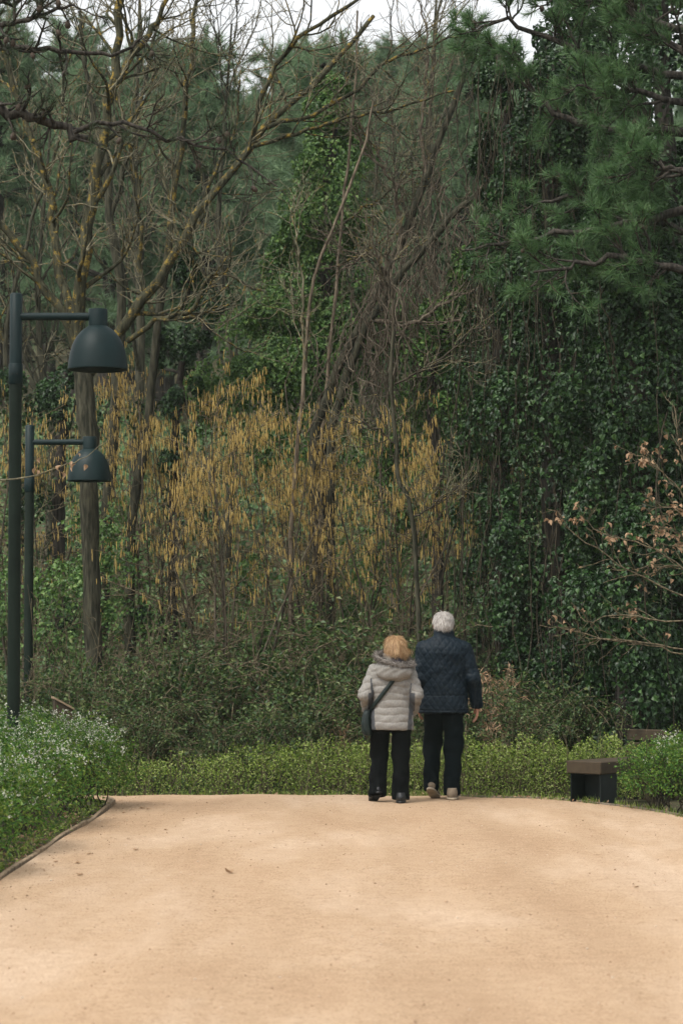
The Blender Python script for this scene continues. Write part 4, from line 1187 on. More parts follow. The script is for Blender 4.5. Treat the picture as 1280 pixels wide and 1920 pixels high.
bare_tree('bare_tree', 'slimmer bare tree standing just right of the big forked trunk', T2, 30.8, M_bark, M_bark_l, M_twig, 6, 1.0, 5, 0.5, 3, 0.25)
T2b = [([(185, 1330), (200, 1000), (215, 760), (230, 560), (205, 420), (200, 300)], 0.085, 0.05),
       ([(205, 420), (240, 300), (270, 160), (300, 40)], 0.04, 0.02), ([(200, 300), (165, 150), (150, 20)], 0.04, 0.02)]
bare_tree('bare_tree', 'shaded bare trunk half hidden behind the big forked tree', T2b, 32.2, M_bark, M_bark, M_twig, 5, 1.1, 4, 0.55, 3, 0.25)
T6 = [([(590, 800), (640, 680), (700, 560), (755, 440), (800, 330), (835, 235), (872, 130), (890, 40)], 0.066, 0.026),
      ([(755, 440), (735, 340, -0.2), (690, 290, -0.3), (660, 240, -0.3)], 0.025, 0.01),
      ([(800, 330), (790, 250, 0.2), (800, 120, 0.3), (790, 10, 0.3)], 0.025, 0.01)]
r6, A6, B6, C6, org6 = bare_tree('leaning_tree', 'bare tree leaning right above the catkins, wrapped in brown vines', T6, 30.0, M_bark, M_vine, M_vine, 7, 0.8, 5, 0.45, 3, 0.25)
T6b = [([(620, 800), (665, 660), (730, 545), (790, 470), (850, 400), (905, 352), (960, 330)], 0.055, 0.03),
       ([(730, 545), (712, 490, -0.2), (690, 475, -0.3), (640, 505, -0.4)], 0.028, 0.012),
       ([(700, 600), (770, 610, -0.3), (830, 570, -0.4), (905, 535, -0.4)], 0.028, 0.012)]
bare_tree('leaning_tree', 'lower leaning bare stem reaching into the right ivy mass', T6b, 29.6, M_bark, M_vine, M_vine, 7, 0.75, 5, 0.4, 3, 0.22)
# dry vine veil round the leaning stems
tops = np.concatenate([limb([(640, 660), (700, 540), (760, 430), (830, 300)], 29.8, 20, 0.05), limb([(680, 640), (740, 530), (830, 440), (920, 360)], 29.6, 20, 0.05)])
vv = thing('dry_vine', 'veil of dry brown vines hanging from the leaning stems', 'vine', tops[0])
obj('stems', mesh_from('stems', [(lambda q: (q[0] - tops[0], q[1]))(vines(tops, 260, 1.4, np.array([0.25, 0.3, 0.25]), 0.006, 0.12, 0.05))]), M_vine, vv, kind='stuff')
T7 = [([(545, 1000), (556, 850), (572, 700), (580, 560), (618, 440), (660, 345), (690, 240), (700, 190)], 0.028, 0.012),
      ([(574, 700), (570, 600), (560, 480), (545, 400)], 0.018, 0.008)]
bare_tree('bare_sapling', 'thin pale bleached dead stem in front of the central ivy', T7, 29.0, M_bark_pale, M_twig, M_twig, 7, 0.6, 4, 0.3, 2, 0.2, cat='tree')
T7b = [([(600, 900), (612, 720), (625, 560), (640, 420), (655, 300), (665, 150), (670, 20)], 0.026, 0.012),
       ([(640, 420), (700, 380), (760, 330), (800, 310)], 0.018, 0.008), ([(632, 500), (690, 470), (740, 435), (790, 440)], 0.02, 0.008)]
bare_tree('bare_sapling', 'slender grey stem with lichen-yellow side branches at the centre', T7b, 30.4, M_bark_pale, M_bark_l, M_twig, 8, 0.8, 5, 0.4, 3, 0.2)
T8 = [([(785, 1190), (778, 1040), (770, 960), (745, 890), (740, 800), (735, 700), (738, 620)], 0.028, 0.02),
      ([(738, 620), (736, 560), (730, 500), (726, 440)], 0.02, 0.008), ([(742, 830), (690, 800), (650, 790)], 0.012, 0.006),
      ([(740, 720), (800, 690), (860, 640), (920, 600)], 0.014, 0.006), ([(772, 970), (820, 940), (880, 900)], 0.012, 0.006)]
bare_tree('bare_sapling', 'thin crooked dark sapling rising above the couple', T8, 26.9, M_bark, M_twig_d, M_twig, 6, 0.5, 4, 0.3, 2, 0.18)
T9 = [([(20, 1300), (40, 1000), (30, 800), (10, 640), (40, 500), (70, 380)], 0.05, 0.025), ([(10, 640), (-20, 500), (-30, 350)], 0.03, 0.015),
      ([(70, 380), (110, 280), (120, 150), (160, 30)], 0.025, 0.012), ([(70, 380), (40, 250), (30, 100)], 0.022, 0.012)]
bare_tree('bare_tree', 'slender bare tree behind the lamp poles at the left edge', T9, 33.0, M_bark, M_bark_l, M_twig, 5, 0.9, 4, 0.5, 3, 0.25)

# ------------------------------------------------------------------ ivy-clad trees
def ivy_tree(label, pix, d, rad, N, r0=0.12, leafmat=None, L=0.056, W=0.05, nv=0, seed=0.0, name='ivy_covered_tree', extra=None, trunk_top=None):
    P = limb(pix, d, 24, 0.02)
    base = P[0].copy(); base[2] = float(gz(base[0], base[1])) - 0.1
    if base[2] < P[0, 2]: P = np.vstack([base, base * 0.75 + P[0] * 0.25, base * 0.5 + P[0] * 0.5, base * 0.25 + P[0] * 0.75, P])
    org = P[0].copy()
    root = thing(name, label, 'tree', org)
    me = mesh_from('trunk', [tubes(P - org, np.linspace(r0, r0 * 0.4, len(P)), 12)]); smooth(me); obj('trunk', me, M_pinebark, root)
    rr = np.interp(np.linspace(0, 1, len(P)), np.linspace(0, 1, len(rad)), rad)
    parts = [ivy_leaves(P - org, rr, N, L, W, seed=seed)]
    if extra:
        for (pp, dd, er, n_) in extra:
            Q = limb(pp, dd, 14, 0.03) - org
            parts.append(ivy_leaves(Q, np.interp(np.linspace(0, 1, 14), np.linspace(0, 1, len(er)), er), n_, L, W, seed=seed + 1))
    iv = obj('ivy', mesh_from('ivy', parts), leafmat or M_ivy, root, kind='stuff')
    if nv:
        tp = P[len(P) // 4:]
        front = tp + np.array([0, -1, 0]) * rr[len(P) // 4:][:, None] * 0.75
        q = vines(front, nv, 2.2, np.array([rr.mean() * 0.6, 0.12, 0.2]), 0.0055, 0.08, 0.03)
        obj('vine_stems', mesh_from('vine_stems', [(q[0] - org, q[1])]), M_twig_d, iv, kind='stuff')
    return root


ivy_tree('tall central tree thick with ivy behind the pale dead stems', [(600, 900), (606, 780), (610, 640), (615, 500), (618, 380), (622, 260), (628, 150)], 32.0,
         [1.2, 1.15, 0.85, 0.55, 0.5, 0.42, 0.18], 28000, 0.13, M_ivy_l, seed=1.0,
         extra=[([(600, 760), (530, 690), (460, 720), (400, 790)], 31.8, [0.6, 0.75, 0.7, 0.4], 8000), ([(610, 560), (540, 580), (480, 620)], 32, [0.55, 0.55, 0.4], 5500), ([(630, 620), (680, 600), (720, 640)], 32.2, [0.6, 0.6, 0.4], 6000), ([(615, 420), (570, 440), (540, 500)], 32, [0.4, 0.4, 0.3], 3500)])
ivy_tree('slim ivy column right of the forked tree', [(325, 900), (335, 760), (345, 660), (350, 560), (355, 480)], 31.0, [0.5, 0.42, 0.3, 0.26, 0.12], 5200, 0.06, M_ivy, seed=2.0,
         extra=[([(350, 600), (400, 570), (440, 560)], 31, [0.15, 0.2, 0.1], 700)])
ivy_tree('dark ivy-covered stump at the far left behind the catkins', [(110, 1000), (115, 860), (120, 760), (125, 700)], 33.0, [0.6, 0.6, 0.5, 0.2], 4500, 0.1, M_ivy, seed=5.0,
         extra=[([(10, 950), (0, 800), (-10, 700)], 33, [0.5, 0.5, 0.2], 3000)])
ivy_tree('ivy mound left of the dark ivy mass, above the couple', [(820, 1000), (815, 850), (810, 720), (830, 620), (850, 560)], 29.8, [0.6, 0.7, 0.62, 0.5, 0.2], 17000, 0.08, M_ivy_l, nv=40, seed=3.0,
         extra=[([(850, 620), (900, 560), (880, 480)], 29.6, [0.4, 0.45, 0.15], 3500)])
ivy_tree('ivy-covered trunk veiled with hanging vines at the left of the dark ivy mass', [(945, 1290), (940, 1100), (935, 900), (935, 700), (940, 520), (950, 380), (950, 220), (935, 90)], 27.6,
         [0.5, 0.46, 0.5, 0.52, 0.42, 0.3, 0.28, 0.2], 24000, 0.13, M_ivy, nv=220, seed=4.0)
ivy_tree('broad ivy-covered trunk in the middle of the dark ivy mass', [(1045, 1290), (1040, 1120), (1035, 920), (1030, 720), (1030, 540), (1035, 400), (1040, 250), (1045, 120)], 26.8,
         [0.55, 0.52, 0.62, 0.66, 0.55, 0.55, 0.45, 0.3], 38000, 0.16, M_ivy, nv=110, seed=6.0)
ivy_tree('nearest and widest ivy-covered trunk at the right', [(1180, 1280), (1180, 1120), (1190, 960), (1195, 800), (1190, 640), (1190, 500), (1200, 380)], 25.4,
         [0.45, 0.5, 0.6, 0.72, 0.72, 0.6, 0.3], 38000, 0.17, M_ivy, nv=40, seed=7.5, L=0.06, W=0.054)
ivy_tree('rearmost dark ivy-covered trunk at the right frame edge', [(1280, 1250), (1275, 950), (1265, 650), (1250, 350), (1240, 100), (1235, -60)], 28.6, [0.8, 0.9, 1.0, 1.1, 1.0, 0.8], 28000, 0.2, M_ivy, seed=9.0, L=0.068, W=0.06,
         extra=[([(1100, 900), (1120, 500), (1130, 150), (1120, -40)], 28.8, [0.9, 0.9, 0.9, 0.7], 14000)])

# ------------------------------------------------------------------ pines
def pine(name, label, trunk_pix, d, r0, boughs, nmat, kb=9, Lb=0.75, kt=4, Lt=0.3, tuft=34, nl=0.15, nw=0.0042, cones=0, sparse=1.0, bmat=None):
    P = limb(trunk_pix, d, 20, 0.02)
    base = P[0].copy(); base[2] = float(gz(base[0], base[1])) - 0.1
    if base[2] < P[0, 2]: P = np.vstack([base, P])
    org = P[0].copy()
    root = thing(name, label, 'tree', org)
    me = mesh_from('trunk', [tubes(P - org, np.linspace(r0, r0 * 0.6, len(P)), 14)]); smooth(me); obj('trunk', me, M_pinebark, root)
    A, Ar = [], []
    for pix, dd, ra, rb in boughs:
        Q = limb(pix, dd, 16, 0.02); A.append(Q); Ar.append(np.linspace(ra, rb, 16))
        me = mesh_from('bough', [tubes(Q - org, Ar[-1], 9)]); smooth(me); obj('bough', me, bmat or M_pinebark, root)
    A, Ar = np.stack(A), np.stack(Ar)
    B, Br = grow(A, Ar, kb, (0.12, 1.0), Lb, (25, 75), 8, 0.16, (0, 0, 0.05), 0.6, 0.006, 0.35)
    C, Cr = grow(B, Br, kt, (0.25, 1.0), Lt, (25, 60), 5, 0.14, (0, 0, 0.1), 0.8, 0.004, 0.3)
    for nm, q, mt in (('branchlets', tubes(B - org, Br, 5), bmat or M_pinebark), ('twigs', tubes(C - org, Cr, 4), M_twig_d)):
        obj(nm, mesh_from(nm, [q]), mt, root, kind='stuff')
    tips = np.concatenate([C[:, -1], C[:, 3], B[:, -1]]); dirs = norm(np.concatenate([C[:, -1] - C[:, -2], C[:, 3] - C[:, 2], B[:, -1] - B[:, -2]]))
    if sparse < 1:
        k = rng.random(len(tips)) < sparse; tips, dirs = tips[k], dirs[k]
    obj('needles', mesh_from('needles', [needles(tips - org, dirs, tuft, nl, nw)]), nmat, root, kind='stuff')
    if cones:
        idx = rng.choice(len(B), cones)
        prof = [(0.001, -0.05), (0.016, -0.042), (0.024, -0.02), (0.02, 0.005), (0.008, 0.02), (0.001, 0.022)]
        cm = None
        for i_ in idx:
            if cm is None:
                cm = mesh_from('pine_cone', [lathe(prof, 8)]); smooth(cm)
            o = obj('pine_cone', cm, M_cone, root); o.location = tuple(B[i_, 5] - org - np.array([0, 0, 0.02]))
            o.rotation_euler = (float(rng.normal(0, 0.4)), float(rng.normal(0, 0.4)), 0)
    return root


RB = [([(1330, 380), (1250, 405), (1150, 420), (1040, 440), (940, 455), (865, 470)], 24.6, 0.055, 0.012),
      ([(1330, 520), (1240, 500), (1150, 480), (1080, 500), (1000, 510)], 24.2, 0.05, 0.012),
      ([(1330, 440), (1230, 420), (1130, 385), (1050, 370), (990, 390)], 25.0, 0.045, 0.012),
      ([(1320, 330), (1260, 320), (1220, 300), (1190, 320)], 24.3, 0.04, 0.012),
      ([(1330, 240), (1200, 250), (1110, 235), (1040, 215), (990, 150), (960, 90)], 25.6, 0.06, 0.012),
      ([(1330, 160), (1200, 130), (1100, 100), (1000, 60), (930, 40), (890, 60)], 25.9, 0.05, 0.012),
      ([(1330, 60), (1220, 40), (1120, 10), (1020, -20), (940, -30)], 25.5, 0.05, 0.012),
      ([(1330, 110), (1270, 90), (1200, 40), (1160, -20)], 24.6, 0.045, 0.014),
      ([(1330, 200), (1260, 190), (1190, 170), (1130, 180), (1080, 160)], 24.9, 0.045, 0.012)]
pine('pine_tree', 'large pine spreading green needle boughs over the ivy at the top right', [(1350, 1300), (1345, 900), (1340, 500), (1335, 200), (1335, -60)], 26.0, 0.2, RB, M_needle, 17, 0.62, 6, 0.26, 26, 0.15, 0.0065, cones=10)
LB = [([(-60, 195), (0, 207), (50, 216), (95, 230), (140, 250), (172, 260)], 20.0, 0.05, 0.028),
      ([(140, 248), (190, 234), (240, 235), (300, 255), (360, 270), (420, 285), (470, 310), (520, 350)], 19.9, 0.022, 0.007),
      ([(-60, 100), (20, 90), (90, 95), (160, 105), (230, 90), (268, 70)], 20.2, 0.03, 0.01),
      ([(-60, 70), (10, 50), (80, 30), (140, 10)], 19.6, 0.03, 0.01),
      ([(-60, 20), (30, 0), (110, -30)], 20.4, 0.03, 0.01)]
pine('pine_tree', 'dark pine reaching in from the upper left with crooked sparse branches', [(-180, 1300), (-170, 800), (-160, 300), (-150, -80)], 20.0, 0.15, LB, M_needle_d, 12, 0.42, 4, 0.16, 20, 0.11, 0.0032, cones=26, sparse=0.62)

# ------------------------------------------------------------------ hazels hung with catkins
def catkin_mesh(k=5, L=0.098, r=0.0047):
    z = np.linspace(0, -L, 6); q = np.array([0.35, 0.9, 1, 1, 0.85, 0.25]) * r
    P = np.stack([0.004 * np.sin(np.linspace(0, 2, 6)), 0 * z, z], 1)
    return tubes(P, q, k)


CK_V, CK_F = catkin_mesh()
cat_me = mesh_from('catkin', [(CK_V, CK_F)]); smooth(cat_me); cat_me.materials.append(M_catkin)


def hazel(label, px, d, top_py, spread, ncat, nst=11, leaf=True, zlo=0.42):
    b = at(px, 1300, d); org = np.array([b[0], d, float(gz(b[0], d)) - 0.08])
    H = at(px, top_py, d)[2] - org[2]
    root = thing('hazel_bush', label, 'hazel', org, group='hazel bushes hung with yellow catkins')
    S, Sr = [], []
    for i in range(nst):
        a = rng.uniform(0, 2 * math.pi); q = rng.uniform(0.25, 1.0) * spread
        tip = np.array([math.cos(a) * q, math.sin(a) * q * 0.7, H * rng.uniform(0.72, 1.0)])
        b0_ = np.array([math.cos(a), math.sin(a), 0]) * rng.uniform(0.02, 0.2)
        m = (b0_ + tip) / 2 + np.array([-math.cos(a), -math.sin(a), 0]) * q * 0.12 + rng.normal(0, 0.12, 3)
        P = spline([b0_, (b0_ + m) / 2, m, (m + tip) / 2 + rng.normal(0, 0.08, 3), tip], 16)
        r0 = rng.uniform(0.014, 0.028)
        S.append(P); Sr.append(np.linspace(r0, 0.005, 16))
        me = mesh_from('stem', [tubes(P, Sr[-1], 7)]); smooth(me); obj('stem', me, M_twig_d if i % 3 else M_vine, root)
    S, Sr = np.stack(S), np.stack(Sr)
    B, Br = grow(S, Sr, 10, (0.3, 1), 1.15, (30, 75), 10, 0.14, (0, 0, 0.0), 0.6, 0.004, 0.3)
    C, Cr = grow(B, Br, 5, (0.2, 1), 0.5, (25, 70), 7, 0.16, (0, 0, 0.0), 0.8, 0.003, 0.3)
    obj('twigs', mesh_from('twigs', [tubes(B, Br, 4), tubes(C, Cr, 3)]), M_cane, root, kind='stuff')
    cand = np.concatenate([C[:, 2:].reshape(-1, 3), B[:, 3:].reshape(-1, 3)])
    zr = cand[:, 2] / H
    wgt = np.clip((zr - zlo) / 0.45, 0.03, 1) ** 1.6 * (1 + 1.0 * np.sin(cand[:, 0] * 4.0 + px) * np.sin(cand[:, 2] * 3.1 + px)).clip(0.25)
    nc = ncat // 3
    k = rng.choice(len(cand), nc, p=wgt / wgt.sum(), replace=len(cand) < nc)
    P = np.repeat(cand[k], 3, 0) + rng.normal(0, 1, (nc * 3, 3)) * np.array([0.028, 0.028, 0.03])
    order = np.argsort(P[:, 1])           # nearest the camera first
    P = P[order]
    nob = 150
    for p in P[:nob]:
        o = obj('catkin', cat_me, None, root); o.location = tuple(p)
        o.rotation_euler = (float(rng.normal(0, 0.08)), float(rng.normal(0, 0.08)), float(rng.uniform(0, 6.28)))
        s_ = float(rng.uniform(0.5, 1.35)); o.scale = (1, 1, s_)
    Q = P[nob:]; n_ = len(Q)
    sc = rng.uniform(0.4, 1.35, (n_, 1, 1)); tilt = rng.normal(0, 0.08, (n_, 1, 2))
    V = CK_V[None] * np.array([1, 1, 1.0]) * np.concatenate([np.ones((n_, 1, 2)), sc], -1)
    V = V + np.concatenate([V[..., 2:3] * tilt[..., :1], V[..., 2:3] * tilt[..., 1:], np.zeros_like(V[..., :1])], -1) + Q[:, None]
    F = (np.arange(n_)[:, None, None] * len(CK_V) + CK_F[None]).reshape(-1, 4)
    me = mesh_from('catkins', [(V.reshape(-1, 3), F)]); smooth(me)
    obj('catkins', me, M_catkin, root, kind='stuff', label='mass of further hanging yellow catkins')
    return root


hazel('catkin-covered hazel behind the lamp poles at the left edge', 50, 31.8, 745, 1.2, 1300)
hazel('catkin-covered hazel just right of the forked tree trunk', 310, 31.2, 725, 1.3, 2200)
hazel('densest catkin-covered hazel between the trunk and the couple', 430, 28.6, 770, 1.35, 2300)
hazel('catkin-covered hazel left above the ginger-haired walker', 590, 29.4, 765, 1.35, 2300)
hazel('catkin-covered hazel behind the thin crooked sapling above the couple', 765, 28.4, 775, 1.15, 1600)
hazel('sparse catkin hazel glimpsed behind the trunks at the right edge', 1275, 30.2, 1120, 0.5, 400, 6, zlo=0.05)

# ------------------------------------------------------------------ undergrowth
def bramble_proto(seed_label, loc, H, n, leafN):
    root = thing('bramble_bush', seed_label, 'bramble', loc, group='brambles behind the low hedge')
    a = rng.uniform(0, 2 * math.pi, n); q = rng.uniform(0.3, 0.95, n); h = H * rng.uniform(0.55, 1.0, n)
    t = np.linspace(0, 1, 12)
    P = np.zeros((n, 12, 3))
    P[..., 0] = (np.cos(a) * q)[:, None] * t ** 1.3 + rng.normal(0, 0.1, (n, 1))
    P[..., 1] = (np.sin(a) * q)[:, None] * t ** 1.3 + rng.normal(0, 0.1, (n, 1))
    P[..., 2] = h[:, None] * np.sin(t * math.pi * rng.uniform(0.55, 0.85, (n, 1))) / 0.95
    P[..., 2] = np.maximum(P[..., 2], 0.02) - 0.05 * (1 - t)
    P += np.cumsum(rng.normal(0, 0.018, P.shape), 1)
    Rr = np.broadcast_to(np.linspace(0.007, 0.003, 12), (n, 12))
    B, Br = grow(P, Rr, 4, (0.25, 1), 0.5, (25, 70), 7, 0.16, (0, 0, 0.0), 0.8, 0.003)
    st = obj('canes', mesh_from('canes', [tubes(P, Rr, 4), tubes(B, Br, 3)]), M_cane, root, kind='stuff')
    p1, d1 = points_on(np.concatenate([P[:, :12:2][:, :6], B[:, :6]]), leafN, (0.2, 1))
    p1 = p1 + rng.normal(0, 0.035, p1.shape)
    obj('foliage', mesh_from('foliage', [leaves(p1, 0.045, 0.028, nrm=np.array([0, 0, 0.7]), axis=norm(rng.normal(size=p1.shape)), spread=0.55)]), M_bramble, root, kind='stuff')
    return root


LBL = 'tangled leafy bramble in the undergrowth behind the low hedge'
protos = [bramble_proto(LBL, (-4.4, 27.2, float(gz(-4.4, 27.2)) - 0.03), 1.25, 46, 4600),
          bramble_proto(LBL, (-3.3, 26.7, float(gz(-3.3, 26.7)) - 0.03), 1.0, 42, 4600),
          bramble_proto(LBL, (2.3, 25.6, float(gz(2.3, 25.6)) - 0.03), 1.1, 46, 5600)]
for i, (x, y, sc) in enumerate([(-2.2, 26.6, 0.85), (-1.3, 26.4, 0.9), (-0.4, 26.2, 1.0), (0.5, 25.8, 1.05), (1.4, 25.3, 1.0), (3.5, 25.9, 0.95), (1.9, 25.1, 0.8),
                                (-3.9, 28.0, 1.2), (-2.9, 27.7, 1.25), (-2.0, 27.8, 1.3), (-1.1, 27.5, 1.35), (-0.2, 27.3, 1.45), (0.7, 27.0, 1.5), (1.5, 26.7, 1.4), (2.3, 26.4, 1.15), (3.2, 26.4, 1.2),
                                (-3.4, 29.0, 1.5), (-1.6, 28.8, 1.55), (0.1, 28.4, 1.6), (1.2, 28.0, 1.6)]):
    copy_tree(protos[i % 3], (x, y, float(gz(x, y)) - 0.03), float(rng.uniform(0, 6.28)), sc)
# thicket of dry upright canes behind the brambles
N = 420
x = rng.uniform(-4.2, 2.2, N); y = rng.uniform(27.0, 30.0, N)
t = np.linspace(0, 1, 9)
P = np.zeros((N, 9, 3)); h = rng.uniform(0.8, 2.6, N); le = rng.normal(0, 0.45, (N, 2))
P[..., 0] = x[:, None] + le[:, :1] * t ** 1.5; P[..., 1] = y[:, None] + le[:, 1:] * t ** 1.5; P[..., 2] = (gz(x, y) - 0.08)[:, None] + h[:, None] * t
P += np.cumsum(rng.normal(0, 0.02, P.shape), 1)
rad = rng.uniform(0.003, 0.008, (N, 1)) * np.linspace(1, 0.5, 9)
B, Br = grow(P, rad, 4, (0.2, 1), 0.5, (25, 75), 6, 0.2, (0, 0, 0.03), 0.8, 0.003)
obj('dry_thicket', mesh_from('dry_thicket', [tubes(P, rad, 4), tubes(B, Br, 3)]), M_cane, kind='stuff', label='thicket of dry brown canes below the catkins', cat='thicket')
# rusty dead bracken by the hedge
for lab, px, py, d in (('rusty dead bracken heap at the hedge right of the couple', 955, 1385, 25.0), ('rusty dead fern behind the ginger-haired walker', 672, 1378, 25.9), ('brown dead fern fronds right of the navy jacket', 925, 1300, 25.6)):
    c = at(px, py, d); z0 = float(gz(c[0], d))
    root = thing('dead_fern', lab, 'fern', (c[0], d, z0))
    n = 16; t = np.linspace(0, 1, 10); a = rng.uniform(0, 6.28, n); h = c[2] - z0 + 0.1
    P = np.zeros((n, 10, 3)); P[..., 0] = np.cos(a)[:, None] * 0.32 * t; P[..., 1] = np.sin(a)[:, None] * 0.25 * t; P[..., 2] = h * np.sin(t * 2.2)[None] * rng.uniform(0.7, 1.1, (n, 1)) / 0.95
    obj('stalks', mesh_from('stalks', [tubes(P, np.full((n, 10), 0.004), 3)]), M_cane, root)
    p1, _ = points_on(P, 650, (0.3, 1)); p1 += rng.normal(0, 0.02, p1.shape)
    obj('fronds', mesh_from('fronds', [leaves(p1, 0.075, 0.012, axis=np.array([0, 0, -0.5]), spread=0.8)]), M_dead, root, kind='stuff')

# ivy and leaf cover over the rising bank
N = 80000
y = 26.5 + 26 * rng.random(N) ** 0.95; x = rng.uniform(-0.17, 0.17, N) * y
bare = (np.sin(x * 1.3 + 2) * np.sin(y * 0.9 + x * 0.4) > 0.72)
x, y = x[~bare], y[~bare]
hh = np.abs(rng.normal(0, 0.16, len(x))) * (1 + 0.8 * np.sin(x * 2.1 + y) * np.sin(y * 1.3))
p = np.stack([x, y, gz(x, y) + hh], 1)
obj('ground_ivy', mesh_from('ground_ivy', [leaves(p, 0.10, 0.085, nrm=np.array([0, -0.5, 0.7]), axis=np.array([0, -0.3, -0.6]), spread=0.6, fold=0.2)]), M_ground_ivy, kind='stuff', label='dark ivy carpeting the rising bank behind the hazels', cat='ivy')

# ivy scrambling up between the hazel stems
nc = 420
cx_ = rng.uniform(-5.2, 2.2, nc); cy_ = rng.uniform(29.6, 32.5, nc)
hmax = 2.2 + 0.9 * np.sin(cx_ * 1.7 + 1) + 0.5 * np.sin(cx_ * 3.9)
cz_ = gz(cx_, cy_) + hmax * rng.random(nc) ** 0.9
rc_ = rng.uniform(0.14, 0.34, nc)
N = 34000
k = rng.integers(0, nc, N); d = norm(rng.normal(size=(N, 3)) + np.array([0, -0.35, 0.35]))
p = np.stack([cx_, cy_, cz_], 1)[k] + d * rc_[k][:, None] * (0.6 + 0.4 * rng.random((N, 1)))
obj('ivy_scramble', mesh_from('ivy_scramble', [leaves(p, 0.06, 0.05, nrm=d * 0.8 + np.array([0, 0, 0.3]), axis=np.array([0, 0, -0.7]), spread=0.5, fold=0.2)]), M_ivy_l, kind='stuff', label='green ivy scrambling up between the hazel stems', cat='ivy')

# ------------------------------------------------------------------ sapling holding dead leaves, and a leafy twig by the lamp
def dead_leaf_mesh():
    t = np.linspace(-1, 1, 5); w = 0.36 * (1 - np.abs(t) ** 2) + 0.03
    V = np.concatenate([np.stack([t * 0.5 + 0.5, s_ * w, 0.5 * w * abs(s_) - 0.15 * t ** 2], 1) for s_ in (1, 0, -1)])
    F = [(r * 5 + j, r * 5 + j + 1, r * 5 + 6 + j, r * 5 + 5 + j) for r in range(2) for j in range(4)]
    return mesh_from('dead_leaf', [(V, np.array(F))])


DL = dead_leaf_mesh(); smooth(DL); DL.materials.append(M_dead)


def put_dead_leaf(root, p, s_):
    o = obj('dead_leaf', DL, None, root); o.location = tuple(p)
    o.rotation_euler = (float(rng.uniform(-1.2, 1.2)), float(rng.uniform(0.1, 1.2)), float(rng.uniform(0, 6.28))); o.scale = (s_, s_ * float(rng.uniform(0.5, 0.9)), s_ * float(rng.uniform(0.6, 1.6)))


b = at(1345, 1300, 22.6)
org = np.array([b[0], 22.6, -0.05])
sap = thing('sapling', 'leaning sapling with clinging pale dead leaves at the right edge', 'sapling', org)
SB = [[(1345, 1420), (1330, 1250), (1320, 1100), (1310, 960), (1300, 820)],
      [(1325, 1140), (1250, 1105), (1180, 1070), (1120, 1030), (1075, 1000), (1042, 955)],
      [(1320, 1100), (1260, 1050), (1200, 1020), (1130, 1000), (1090, 970)],
      [(1315, 1000), (1280, 930), (1245, 890), (1215, 865), (1180, 848)],
      [(1330, 1220), (1270, 1215), (1200, 1205), (1130, 1195), (1060, 1180), (1010, 1172)],
      [(1325, 1160), (1240, 1165), (1160, 1150), (1100, 1165), (1070, 1130)],
      [(1330, 1240), (1230, 1215), (1150, 1200), (1095, 1195)],
      [(1310, 960), (1290, 900), (1270, 820), (1262, 760)],
      [(1320, 1070), (1295, 1020), (1260, 995), (1225, 985)], [(1312, 1000), (1285, 965), (1245, 950), (1215, 960)], [(1320, 1100), (1290, 1070), (1255, 1060), (1220, 1075)]]
A = np.stack([limb(q, 22.6, 14, 0.008) for q in SB])
A[0, 0] = org; Ar = np.stack([np.linspace(0.016 if i == 0 else 0.009, 0.004, 14) for i in range(len(SB))])
obj('trunk', mesh_from('trunk', [tubes(A[0] - org, Ar[0], 8)]), M_bark, sap)
for i in range(1, len(SB)): obj('limb', mesh_from('limb', [tubes(A[i] - org, Ar[i], 6)]), M_cane, sap)
B, Br = grow(A, Ar, 9, (0.25, 1), 0.40, (20, 60), 8, 0.13, (0, 0, 0.03), 0.7, 0.0025)
C, Cr = grow(B, Br, 3, (0.3, 1), 0.16, (20, 55), 5, 0.12, (0, 0, 0.05), 0.8, 0.002)
obj('twigs', mesh_from('twigs', [tubes(B - org, Br, 4), tubes(C - org, Cr, 3)]), M_cane, sap, kind='stuff')
cand = np.concatenate([C[:, -1], B[:, -1]])
for c_, sp_, n_ in ((at(1060, 985, 22.6), 0.09, 30), (at(1150, 1015, 22.6), 0.14, 26), (at(1200, 860, 22.6), 0.11, 46), (at(1258, 985, 22.6), 0.16, 80), (at(1262, 900, 22.6), 0.16, 40), (at(1225, 1150, 22.6), 0.14, 20), (at(1065, 1150, 22.6), 0.12, 6), (at(1280, 1060, 22.6), 0.15, 30)):
    w = np.exp(-np.sum(((cand - c_) * np.array([1, 0.5, 1])) ** 2, 1) / (2 * sp_ ** 2)) + 1e-9
    for j in rng.choice(len(cand), n_, p=w / w.sum()):
        put_dead_leaf(sap, cand[j] - org + rng.normal(0, 0.012, 3), float(rng.uniform(0.035, 0.07)))

P = limb([(-80, 905), (0, 901), (60, 893), (100, 880), (135, 868), (158, 858), (185, 838), (205, 822)], 20.2, 16, 0.004)
org = P[0].copy()
tw = thing('twig', 'thin overhanging twig with a few curled dead leaves before the farther lamp', 'twig', org)
obj('stem', mesh_from('stem', [tubes(P - org, np.linspace(0.008, 0.002, 16), 6)]), M_twig, tw)
for px, py, s_ in ((75, 862, 0.06), (68, 880, 0.07), (72, 885, 0.06), (112, 876, 0.09), (116, 888, 0.09), (135, 868, 0.07), (140, 873, 0.08), (162, 874, 0.07), (146, 855, 0.05)):
    c_ = at(px, py, 20.18)
    o = obj('dead_leaf', DL, None, tw); o.location = tuple(c_ - org + np.array([0, 0, 0.02])); o.rotation_euler = (float(rng.uniform(-1, 1)), float(rng.uniform(0.7, 1.5)), float(rng.uniform(0, 6.28))); o.scale = (s_ * float(rng.uniform(0.6, 1)), s_ * float(rng.uniform(0.5, 0.8)), s_ * float(rng.uniform(0.8, 2.0)))

